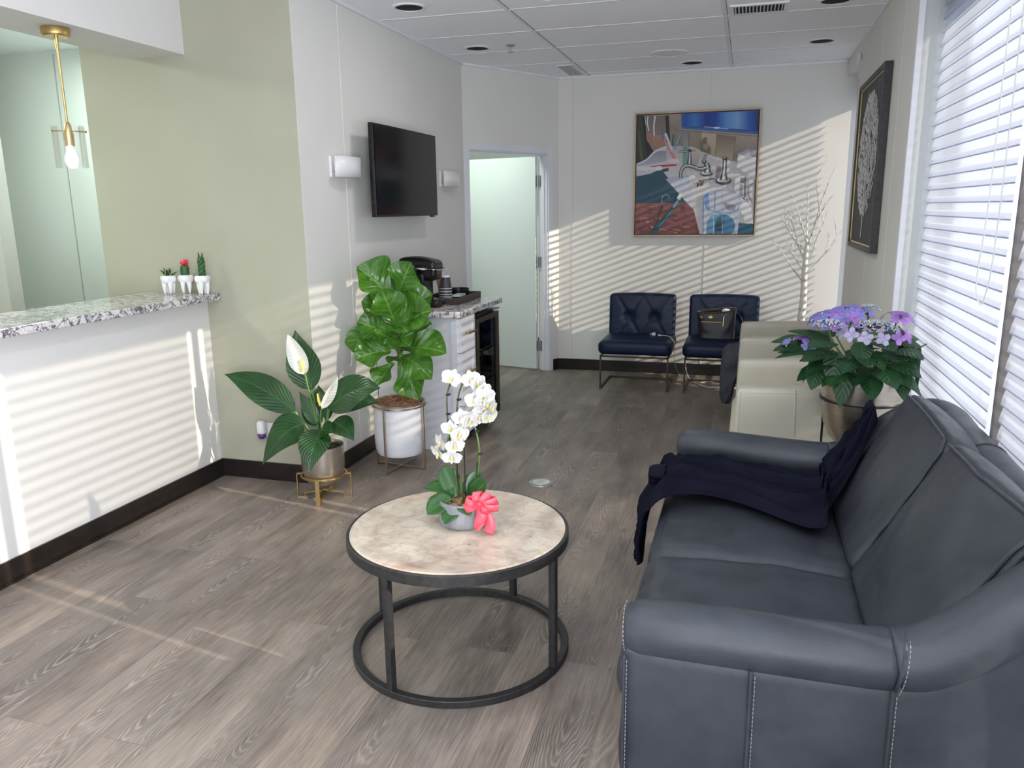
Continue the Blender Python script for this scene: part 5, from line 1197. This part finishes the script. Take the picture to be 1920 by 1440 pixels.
# ------------------------------------------------------------------ fiddle leaf fig
FC = (-1.985, 4.285)
fg = thing('fiddle_leaf_fig', 'fiddle leaf fig with big glossy leaves in a white pot by the coffee counter', 'potted plant', (FC[0], FC[1], 0))
bm = newbm(); lathe(bm, [(0, 0.085), (0.10, 0.085), (0.140, 0.10), (0.152, 0.13), (0.155, 0.20), (0.155, 0.415), (0.150, 0.418), (0.147, 0.40), (0.147, 0.2), (0, 0.2)], 48); obj('pot', bm, 'white_pot', fg)
bm = newbm(); lathe(bm, [(0.156, 0.408), (0.162, 0.410), (0.163, 0.420), (0.156, 0.422), (0.148, 0.419)], 48); obj('pot_rim', bm, 'gold_pale', fg)
bm = newbm(); r3 = random.Random(5)
lathe(bm, [(0.148, 0.40), (0.08, 0.425), (0, 0.43)], 24)
for k in range(420):
    a = r3.random()*6.28; r_ = 0.14*math.sqrt(r3.random()); c = Vector((r_*math.cos(a), r_*math.sin(a), 0.405+0.03*(1-r_/0.14)+r3.random()*0.018)); q = r3.random()*6.28; L = 0.010+0.012*r3.random()
    pts = [c+Vector((L*math.cos(q+t_*2.2), L*math.sin(q+t_*2.2), 0.006*math.sin(t_*5+q))) for t_ in (0, 0.5, 1.0, 1.5)]; tube(bm, pts, 0.0016, 4, caps=False)
obj('dried_moss', bm, 'moss', fg)
bm = newbm(); tube(bm, catmull([(0.0, 0, 0.30), (0.01, 0, 0.60), (0.02, 0.0, 0.80), (0.01, 0, 0.98), (0.02, 0, 1.12)], 6), [0.011-0.006*k/24 for k in range(25)], 10); obj('trunk', bm, 'bark', fg)
bm = newbm()
def fl_(base, tip, w_0, n=(0.2, -1, 0.4), bend=0.15, fold=0.24, wave=0.26, bd=(0, 0, 1)): base = Vector(base); tip = base+(Vector(tip)-base)*1.05; n = Vector(n)+Vector((r3.uniform(-.5, .5), 0, r3.uniform(-.4, .3))); fold += r3.uniform(0.0, 0.35); leaf(bm, base, tip, w_0*1.24*r3.uniform(0.85, 1.1), n, bend, 'fiddle', fold, wave, 0.0, 18, 12, bdir=bd)
# front, back and side leaves, each hung on the trunk (FC-relative)
F = [((0.02, -0.04, 0.78), (-0.06, -0.14, 0.86), 0.10, (0.3, -0.9, 0.5), 0.1), ((0.03, -0.04, 0.90), (0.12, -0.10, 0.86), 0.11, (0.1, -0.9, 0.5), 0.15), ((0.02, -0.02, 0.70), (0.10, -0.12, 0.80), 0.11, (-0.2, -0.9, 0.5), 0.1), ((0.0, 0.0, 0.95), (-0.19, -0.03, 1.02), 0.14, (0.3, -0.9, 0.4), 0.1), ((0.02, -0.03, 1.02), (-0.17, -0.10, 1.225), 0.19, (0.5, -0.9, 0.5), 0.10), ((0.03, -0.02, 1.06), (0.14, -0.06, 1.25), 0.18, (-0.5, -0.9, 0.3), 0.05),
     ((0.02, -0.03, 0.88), (-0.02, -0.12, 1.10), 0.21, (0.1, -1, 0.35), 0.05), ((0.02, -0.02, 1.00), (0.03, 0.12, 1.24), 0.18, (0, -1, 0.3), 0.1),
     ((0.04, -0.03, 0.86), (0.27, -0.10, 0.985), 0.22, (0.0, -0.8, 0.7), 0.14), ((0.03, -0.02, 0.93), (0.22, 0.04, 1.06), 0.19, (0.0, -0.9, 0.6), 0.12),
     ((-0.01, -0.01, 0.88), (-0.15, 0.05, 1.08), 0.16, (0.6, -0.8, 0.3), 0.05), ((-0.01, -0.02, 0.80), (-0.20, -0.08, 0.90), 0.16, (0.3, -0.9, 0.5), 0.15),
     ((0.0, -0.03, 0.745), (-0.30, -0.05, 0.775), 0.19, (0.1, -0.7, 0.9), 0.20), ((-0.01, -0.05, 0.73), (-0.18, -0.17, 0.70), 0.17, (0, -0.8, 0.8), 0.15),
     ((0.05, -0.04, 0.74), (0.33, -0.06, 0.735), 0.19, (0, -0.75, 0.8), 0.16), ((0.05, -0.05, 0.70), (0.27, -0.14, 0.60), 0.18, (0.2, -0.9, 0.5), 0.20),
     ((0.04, -0.06, 0.68), (0.17, -0.10, 0.47), 0.15, (0.5, -1, 0.1), 0.10, ), ((0.02, -0.05, 0.82), (0.14, -0.12, 0.78), 0.13, (0.1, -0.9, 0.5), 0.1),
     ((0.0, 0.03, 0.76), (-0.08, 0.15, 0.90), 0.17, (0.3, -1, 0.3), 0.1), ((0.03, 0.03, 0.78), (0.16, 0.15, 0.88), 0.17, (-0.2, -1, 0.4), 0.1),
     ((0.0, -0.04, 0.66), (-0.07, -0.13, 0.54), 0.13, (-0.2, -1, 0.3), 0.15), ((0.03, 0.0, 0.66), (0.07, -0.16, 0.72), 0.12, (0, -0.8, 0.8), 0.2), ((0.0, 0.02, 0.98), (-0.12, 0.08, 1.18), 0.17, (0.5, -1, 0.3), 0.1)]
for q in F: fl_(q[0], q[1], q[2], q[3], q[4])
obj('leaves', bm, 'fig_leaf', fg, autos=False)
fs_ = thing('plant_stand', 'tall champagne metal stand with crossed base around the white fig pot', 'plant stand', (FC[0], FC[1], 0))
bm = newbm(); lathe(bm, [(0.159, 0.396), (0.167, 0.396), (0.167, 0.404), (0.159, 0.404), (0.159, 0.396)], 48); obj('ring', bm, 'gold_pale', fs_)
for a in (-98, -8, 82, 172):
    bm = newbm(); a = math.radians(a); u = Vector((math.cos(a), math.sin(a), 0)); bar(bm, u*0.168, u*0.168+Vector((0, 0, 0.412)), 0.011, 0.011, up=u); obj('leg', bm, 'gold_pale', fs_, smooth=False)
bm = newbm()
for a in (-98, -8):
    a = math.radians(a); u = Vector((math.cos(a), math.sin(a), 0)); z = 0.008 if a < -1 else 0.0085; bar(bm, u*-0.17+Vector((0, 0, z)), u*0.17+Vector((0, 0, z)), 0.010, 0.010)
obj('cross_base', bm, 'gold_pale', fs_, smooth=False)

# ------------------------------------------------------------------ orchid in ribbed pot with bow
OC = (-0.92, 2.485); OZ = 0.460
orc = thing('orchid', 'white orchid with a coral ribbon bow in a ribbed grey pot on the coffee table', 'potted plant', (OC[0], OC[1], OZ))
bm = newbm(); rib = lambda a, z: 1.08+(0.025*abs(math.sin(14*a)) if 0.01 < z < 0.08 else 0)
lathe(bm, [(0, 0.0), (0.068, 0.0), (0.076, 0.006), (0.079, 0.016), (0.080, 0.03), (0.080, 0.05), (0.080, 0.08), (0.0805, 0.089), (0.080, 0.094), (0.075, 0.094), (0.073, 0.08), (0, 0.076)], 112, fn=rib); obj('pot', bm, 'cement', orc)
bm = newbm(); lathe(bm, [(0.080, 0.085), (0.04, 0.091), (0, 0.093)], 24)
for k in range(60):
    a = r3.random()*6.28; r_ = 0.068*math.sqrt(r3.random()); c = Vector((r_*math.cos(a), r_*math.sin(a), 0.091)); q = r3.random()*6.28
    tube(bm, [c, c+Vector((0.012*math.cos(q), 0.012*math.sin(q), 0.006)), c+Vector((0.022*math.cos(q+0.6), 0.022*math.sin(q+0.6), 0.0))], 0.0012, 4, caps=False)
obj('moss', bm, 'moss', orc)
bm = newbm()
for b, t, w_, n, bd in (((-0.02, 0.0, 0.09), (-0.085, 0.03, 0.195), 0.075, (0.3, -1, 0.3), 0.1), ((-0.03, -0.01, 0.10), (-0.145, 0.0, 0.115), 0.055, (0.0, -0.5, 1), 0.3),
                        ((-0.03, -0.03, 0.085), (-0.10, -0.09, 0.055), 0.080, (-0.3, -1, 0.6), 0.3), ((0.0, -0.03, 0.08), (-0.03, -0.11, 0.035), 0.065, (0.0, -0.9, 0.6), 0.25),
                        ((0.03, 0.0, 0.09), (0.105, -0.04, 0.175), 0.075, (-0.2, -1, 0.5), 0.1), ((0.02, 0.01, 0.09), (0.045, 0.04, 0.185), 0.07, (0.1, -1, 0.2), 0.1), ((0.0, -0.03, 0.085), (0.06, -0.10, 0.07), 0.06, (0.2, -0.8, 0.8), 0.3)):
    leaf(bm, b, t, w_, n, bd, 'strap', 0.25, 0.0, 0.0, 12, 6)
obj('leaves', bm, 'orchid_leaf', orc, solid=0.0025, autos=False)
A1 = catmull([(-0.015, 0, 0.08), (-0.03, 0.0, 0.22), (-0.045, 0, 0.32), (-0.05, 0.0, 0.42), (-0.045, 0, 0.48), (-0.02, 0, 0.525), (0.01, 0, 0.53)], 8)
A2 = catmull([(0.0, 0, 0.08), (-0.01, 0, 0.25), (-0.015, 0, 0.38), (-0.005, 0, 0.47), (0.02, 0, 0.52), (0.055, 0, 0.51), (0.085, 0, 0.45), (0.09, -0.01, 0.38)], 8)
A3 = catmull([(0.03, 0.01, 0.08), (0.055, 0.01, 0.2), (0.065, 0, 0.28), (0.05, 0, 0.36), (0.03, 0, 0.40), (-0.01, -0.01, 0.38), (-0.04, -0.02, 0.32), (-0.05, -0.03, 0.25)], 8)
for P in (A1, A2, A3):
    bm = newbm(); tube(bm, P, 0.0032, 8); sp2 = obj('flower_spike', bm, 'stem_dark' if P is not A3 else 'stem', orc)
    bm = newbm()
    for k in (14, 22, 30, 38):
        if k < len(P): sphere(bm, P[k]+Vector((0.003, -0.003, 0)), 0.0065, 8, s=(1.3, 1, 0.7)); sphere(bm, P[k]+Vector((0.010, -0.002, 0.002)), 0.004, 6)
    obj('clip', bm, 'blackm', sp2)
bm = newbm()
for x in (-0.02, 0.008, 0.045): tube(bm, [(x, 0.003, 0.06), (x+0.01*(x > 0.04), 0.003, 0.23 if x > 0.04 else 0.36)], 0.0025, 6)
obj('support_stake', bm, 'blackm', orc)
def flower_bm():
    bm = newbm()
    for a, L, w_ in ((90, 0.034, 0.024), (212, 0.032, 0.022), (328, 0.032, 0.022)):
        a = math.radians(a); leaf(bm, (0, 0, 0), (L*math.cos(a), -0.004, L*math.sin(a)), w_, (0, -1, 0), 0.12, 'petal', 0.15, 0.05, 0, 6, 4, bdir=(0, -1, 0))
    for s in (0, 1):
        a = math.radians(12 if s == 0 else 168); leaf(bm, (0, -0.001, 0.001), (0.036*math.cos(a), -0.006, 0.036*math.sin(a)+0.002), 0.038, (0, -1, 0), 0.16, 'petal', 0.12, 0.05, 0, 6, 4, bdir=(0, -1, 0))
    sphere(bm, (0, -0.007, -0.004), 0.0065, 8, mi=1, s=(0.9, 0.9, 1.1)); sphere(bm, (0, -0.008, 0.004), 0.0045, 8, mi=0)
    leaf(bm, (0, -0.006, -0.006), (0, -0.014, -0.018), 0.012, (0, -1, 0.3), 0.1, 'petal', 0.4, 0, 0, 5, 4, mi=0)
    return bm
f0 = obj('flower', flower_bm(), ['petal', 'lip'], orc, autos=False)
FL = [(-0.025, 0.0, 0.525, -20, 25), (0.045, -0.005, 0.528, 10, 10), (0.065, 0.0, 0.515, 40, 0), (0.085, -0.005, 0.49, 45, -5), (0.092, -0.01, 0.46, 20, -10), (0.10, -0.012, 0.445, 60, 0), (0.085, -0.012, 0.425, 5, -10), (0.105, -0.01, 0.405, 40, -10), (0.115, -0.005, 0.43, 70, -10), (0.078, -0.01, 0.40, -10, -25), (0.06, -0.005, 0.455, -15, 5),
      (0.012, -0.015, 0.395, 0, 5), (0.04, -0.010, 0.385, 20, -10), (-0.028, -0.02, 0.355, -15, 0), (0.002, -0.02, 0.335, 30, -5), (-0.012, -0.025, 0.295, 10, -5), (-0.022, -0.028, 0.255, 0, -15), (-0.065, -0.01, 0.30, -60, -5), (-0.075, -0.01, 0.262, -50, -20), (0.095, -0.008, 0.475, 25, 0)]
for k, (x, y, z, ry, tx) in enumerate(FL):
    o = f0 if k == 0 else f0.copy()
    if k: COL.objects.link(o); o.parent = orc
    sc_ = 0.95+0.16*r3.random(); o.location = (x, y-0.012, z); o.rotation_euler = (math.radians(-tx), math.radians(r3.uniform(-20, 20)), math.radians(ry+20)); o.scale = (sc_, sc_, sc_)
def ribbon(bm, P, w_, side=(0, -0.2, 1)):
    P = catmull(P, 6); sd = Vector(side)
    V = []
    for i, p in enumerate(P):
        d = (P[min(i+1, len(P)-1)]-P[max(0, i-1)]).normalized(); s = sd-d*sd.dot(d); s = s.normalized()*w_/2; V.append((bm.verts.new(p-s), bm.verts.new(p+s)))
    for a, b in zip(V, V[1:]): bm.faces.new((a[0], b[0], b[1], a[1]))
bm = newbm(); cx, cy, cz = 0.085, -0.065, 0.105
for a, L, tilt in ((95, 0.062, 0.7), (58, 0.068, 0.6), (25, 0.072, 0.3), (-5, 0.070, 0.1), (160, 0.05, 0.2), (205, 0.060, -0.1), (-38, 0.05, -0.3)):
    a = math.radians(a); ux, uz = math.cos(a), math.sin(a)*0.75
    ribbon(bm, [(cx, cy, cz), (cx+ux*L*0.5, cy-0.030, cz+uz*L*0.5), (cx+ux*L, cy-0.012, cz+uz*L), (cx+ux*L*0.55, cy+0.012, cz+uz*L*0.55), (cx, cy, cz)], 0.027, (-uz, -0.25, ux))
ribbon(bm, [(cx, cy, cz), (cx+0.012, cy-0.02, cz-0.03), (cx+0.004, cy-0.026, cz-0.065), (cx+0.014, cy-0.03, cz-0.075)], 0.036, (1, 0, 0))
ribbon(bm, [(cx, cy, cz), (cx+0.03, cy-0.01, cz-0.035), (cx+0.042, cy-0.016, cz-0.07), (cx+0.034, cy-0.02, cz-0.098)], 0.036, (1, 0, 0.1))
sphere(bm, (cx, cy-0.006, cz), 0.012, 8, s=(1, 0.8, 1))
obj('ribbon_bow', bm, 'bow', orc, solid=0.0008, autos=False)

# ------------------------------------------------------------------ hydrangea on black stand
HC = (0.545, 3.84)
hy = thing('hydrangea', 'blue and violet hydrangea in a brushed champagne pot behind the sofa', 'potted plant', (HC[0], HC[1], 0))
bm = newbm(); lathe(bm, [(0, 0.43), (0.05, 0.435), (0.10, 0.46), (0.14, 0.505), (0.162, 0.56), (0.174, 0.63), (0.180, 0.70), (0.182, 0.795), (0.179, 0.797), (0.176, 0.78), (0.17, 0.7), (0, 0.68)], 56); obj('pot', bm, 'champagne', hy)
bm = newbm(); lathe(bm, [(0.176, 0.755), (0.08, 0.77), (0, 0.77)], 24); obj('soil', bm, 'soil', hy)
hs = thing('plant_stand', 'thin dark metal ring stand under the champagne hydrangea pot', 'plant stand', (HC[0], HC[1], 0))
bm = newbm(); lathe(bm, [(0.180, 0.676), (0.187, 0.676), (0.187, 0.684), (0.180, 0.684), (0.180, 0.676)], 48); obj('ring', bm, 'navy_metal', hs)
for a in (-95, 25, 145):
    bm = newbm(); a = math.radians(a); tube(bm, [(0.187*math.cos(a), 0.187*math.sin(a), 0.0), (0.187*math.cos(a), 0.187*math.sin(a), 0.68)], 0.0055, 8); obj('leg', bm, 'navy_metal', hs)
bm = newbm(); lathe(bm, [(0.180, 0.10), (0.186, 0.10), (0.186, 0.107), (0.180, 0.107), (0.180, 0.10)], 48); obj('lower_ring', bm, 'navy_metal', hs)
bm = newbm(); r4 = random.Random(11)
HL = []
for k in range(64):
    a = r4.uniform(0, 2*PI); el = r4.uniform(-0.55, 0.95); R = r4.uniform(0.14, 0.27); L = r4.uniform(0.13, 0.20)
    c = Vector((R*math.cos(a)*(1.2 if math.cos(a) < 0 else 0.72), R*math.sin(a)*0.95, 0.90+0.13*math.sin(el)-0.05*R/0.25))
    d = Vector((math.cos(a), math.sin(a), -0.25-0.7*max(0, -math.sin(el))+0.25*max(0, math.sin(el)))).normalized()
    HL.append((c-d*L*0.35, c+d*L*0.65, L*r4.uniform(0.55, 0.68)))
HL += [((-0.16, -0.08, 0.96), (-0.35, -0.10, 0.995), 0.09), ((-0.15, -0.10, 0.93), (-0.40, -0.14, 0.875), 0.10), ((0.16, -0.05, 0.93), (0.24, -0.12, 0.80), 0.08), ((0.12, -0.12, 0.86), (0.14, -0.2, 0.72), 0.085), ((-0.10, -0.16, 0.88), (-0.12, -0.22, 0.68), 0.10), ((0.0, -0.17, 0.93), (0.04, -0.24, 0.86), 0.095), ((-0.14, -0.15, 0.92), (-0.16, -0.21, 0.77), 0.10), ((-0.05, -0.16, 0.97), (-0.04, -0.24, 0.88), 0.09), ((-0.20, -0.12, 0.86), (-0.24, -0.20, 0.75), 0.10)]
for b, t, w_ in HL:
    d = (Vector(t)-Vector(b)).normalized(); n = Vector((d.x*0.3, d.y*0.3-0.25, 1.0)) if abs(d.z) < 0.7 else Vector((-0.1, -1, 0.4)); n = (n-d*n.dot(d)).normalized()
    leaf(bm, b, t, w_, n, 0.10, 'ovate', 0.10, 0.05, 0.1, 12, 6)
# the sparse shoot leaning to the window side
leaf(bm, (0.21, -0.02, 0.93), (0.262, -0.06, 0.73), 0.055, (-0.3, -1, 0.2), 0.1, 'lance', 0.2, 0.06); leaf(bm, (0.235, -0.02, 0.94), (0.265, -0.04, 0.83), 0.05, (0.2, -1, 0.3), 0.2, 'lance', 0.2, 0.06); leaf(bm, (0.20, -0.02, 0.92), (0.24, -0.06, 0.82), 0.05, (0.2, -1, 0.3), 0.2, 'lance', 0.2, 0.06)
leaf(bm, (-0.21, -0.06, 0.88), (-0.27, -0.08, 0.75), 0.035, (-0.8, -1, 0.2), 0.2, 'lance', 0.3, 0.2); leaf(bm, (0.17, -0.05, 0.85), (0.19, -0.12, 0.70), 0.02, (0.8, -1, 0.2), 0.2, 'lance', 0.3, 0.1)
for v in bm.verts:
    if v.co.x > 0.17: v.co.x = 0.17+(v.co.x-0.17)*0.5
obj('leaves', bm, 'hyd_leaf', hy, autos=False)
bm = newbm(); HEADS = [(-0.10, 0.00, 1.045, 0.10, 0), (-0.02, 0.05, 1.06, 0.11, 0), (0.065, -0.08, 1.015, 0.125, 1), (0.165, 0.0, 1.055, 0.065, 2), (-0.27, -0.06, 0.935, 0.08, 3), (0.06, 0.09, 1.08, 0.055, 4), (-0.125, -0.10, 1.03, 0.075, 4)]
HEADS = [(x-(0.055 if x > -0.2 else 0.02), y-0.02, z+0.01, r_, k) for x, y, z, r_, k in HEADS]
for x, y, z, r_, k in HEADS: tube(bm, bez((x*0.2, y*0.2, 0.76), (x*0.3, y*0.3, 0.86), (x*0.9, y*0.9, z-0.12), (x, y, z-0.02), 8), 0.004, 6)
tube(bm, bez((0.05, 0, 0.78), (0.12, 0, 0.86), (0.17, -0.02, 0.90), (0.24, -0.02, 0.945), 8), 0.0035, 6)
for k in range(14):
    a = k*2.4; tube(bm, bez((0.03*math.cos(a), 0.03*math.sin(a), 0.76), (0.08*math.cos(a), 0.08*math.sin(a), 0.82), (0.14*math.cos(a), 0.14*math.sin(a), 0.85), (0.18*math.cos(a), 0.18*math.sin(a), 0.88), 6), 0.0032, 6)
obj('stems', bm, 'stem', hy)
def floret(bm, c, n, r_, mi):
    n = n.normalized(); t0 = n.cross(Vector((0.3, 0.2, 1))).normalized(); b0 = n.cross(t0); a0 = r4.random()*3
    for k in range(4):
        a = a0+k*PI/2; u = t0*math.cos(a)+b0*math.sin(a); s = t0*-math.sin(a)+b0*math.cos(a)
        vs = [bm.verts.new(c), bm.verts.new(c+u*r_*0.5-s*r_*0.45+n*r_*0.12), bm.verts.new(c+u*r_-s*r_*0.25+n*r_*0.05), bm.verts.new(c+u*r_+s*r_*0.25+n*r_*0.15), bm.verts.new(c+u*r_*0.5+s*r_*0.45+n*r_*0.12)]
        f = bm.faces.new(vs); f.material_index = mi
for (x, y, z, R, kind) in HEADS:
    bm = newbm(); c0 = Vector((x, y, z-R*0.35))
    big = {0: 62, 1: 13, 2: 20, 3: 26, 4: 0}[kind]; small = {0: 20, 1: 190, 2: 0, 3: 30, 4: 130}[kind]
    for k in range(big):
        if kind == 1: a = 2*PI*k/big; el = 0.12+0.15*r4.random(); rr = R*1.12
        else: a = r4.random()*2*PI; el = r4.uniform(0.0, 1.45); rr = R
        n = Vector((math.cos(a)*math.cos(el), math.sin(a)*math.cos(el), math.sin(el))); floret(bm, c0+Vector((n.x*rr, n.y*rr, n.z*rr*0.6)), n+Vector((0, -0.3, 0.4)), 0.019+0.011*(kind == 1)+0.004*r4.random(), (0 if kind != 1 else 2) if r4.random() < 0.75 else 1)
    for k in range(small):
        a = r4.random()*2*PI; el = r4.uniform(0.5, 1.5) if kind in (1,) else r4.uniform(0.3, 1.5); rr = R*0.92
        c = c0+Vector((math.cos(a)*math.cos(el)*rr, math.sin(a)*math.cos(el)*rr, math.sin(el)*rr*0.62)); sphere(bm, c, 0.0042, 6, mi=3 if r4.random() < 0.6 else 4)
    mats = ['hy_blue', 'hy_violet', 'hy_pale', 'hy_bud', 'hy_cream'] if kind != 2 else ['hy_violet', 'hy_pale', 'hy_pale', 'hy_bud', 'hy_cream']
    obj('flower_head', bm, mats, hy, smooth=False)

# ------------------------------------------------------------------ white birch twig tree
bt = thing('birch_tree', 'bare white artificial birch tree in the corner by the farther cream armchair', 'decorative tree', (0.47, 6.93, 0))
bm = newbm(); trunk = catmull([(0, 0, 0.12), (-0.01, 0, 0.5), (0.0, 0, 0.8), (-0.005, 0, 1.05), (0.0, 0, 1.25)], 6); tube(bm, trunk, [0.038-0.022*k/24 for k in range(25)], 14); obj('trunk', bm, 'birch', bt)
bm = newbm(); r5 = random.Random(21)
def branch(p, d, L, r_, lv):
    pts = [Vector(p)]; dd = Vector(d).normalized(); n = 6
    for k in range(n):
        dd = (dd+Vector((r5.uniform(-1, 1), r5.uniform(-1, 1), r5.uniform(-0.2, 0.8)))*0.10).normalized(); pts.append(pts[-1]+dd*L/n)
    tube(bm, pts, [r_*(1-0.8*k/n) for k in range(n+1)], 6)
    if lv > 0:
        for k in (2, 3, 4, 5):
            if r5.random() < (0.7 if lv == 2 else 0.3):
                q = (dd+Vector((r5.uniform(-1, 1), r5.uniform(-0.8, 0.8), r5.uniform(-0.1, 0.6)))*0.8).normalized(); branch(pts[k], q, L*r5.uniform(0.35, 0.6), r_*0.5, lv-1)
for z, d, L in ((0.92, (-0.45, 0, 1), 0.38), (1.0, (0.6, -0.1, 0.9), 0.40), (1.05, (0.3, 0.2, 1), 0.42), (1.08, (-0.3, 0.1, 1), 0.42), (1.18, (-0.5, -0.2, 0.9), 0.34), (1.2, (0.15, -0.2, 1), 0.44), (1.25, (0.0, 0.1, 1), 0.46), (1.25, (-0.2, -0.1, 1), 0.40), (0.98, (-0.25, 0.4, 0.9), 0.34)):
    branch((0, 0, z), (d[0]*1.75, d[1], d[2]), L*1.12, 0.0085, 2)
obj('branches', bm, 'birch', bt)
bm = newbm(); lathe(bm, [(0, 0), (0.075, 0), (0.085, 0.01), (0.095, 0.13), (0.09, 0.13), (0.082, 0.11), (0, 0.11)], 28); obj('pot', bm, 'white_pot', bt)
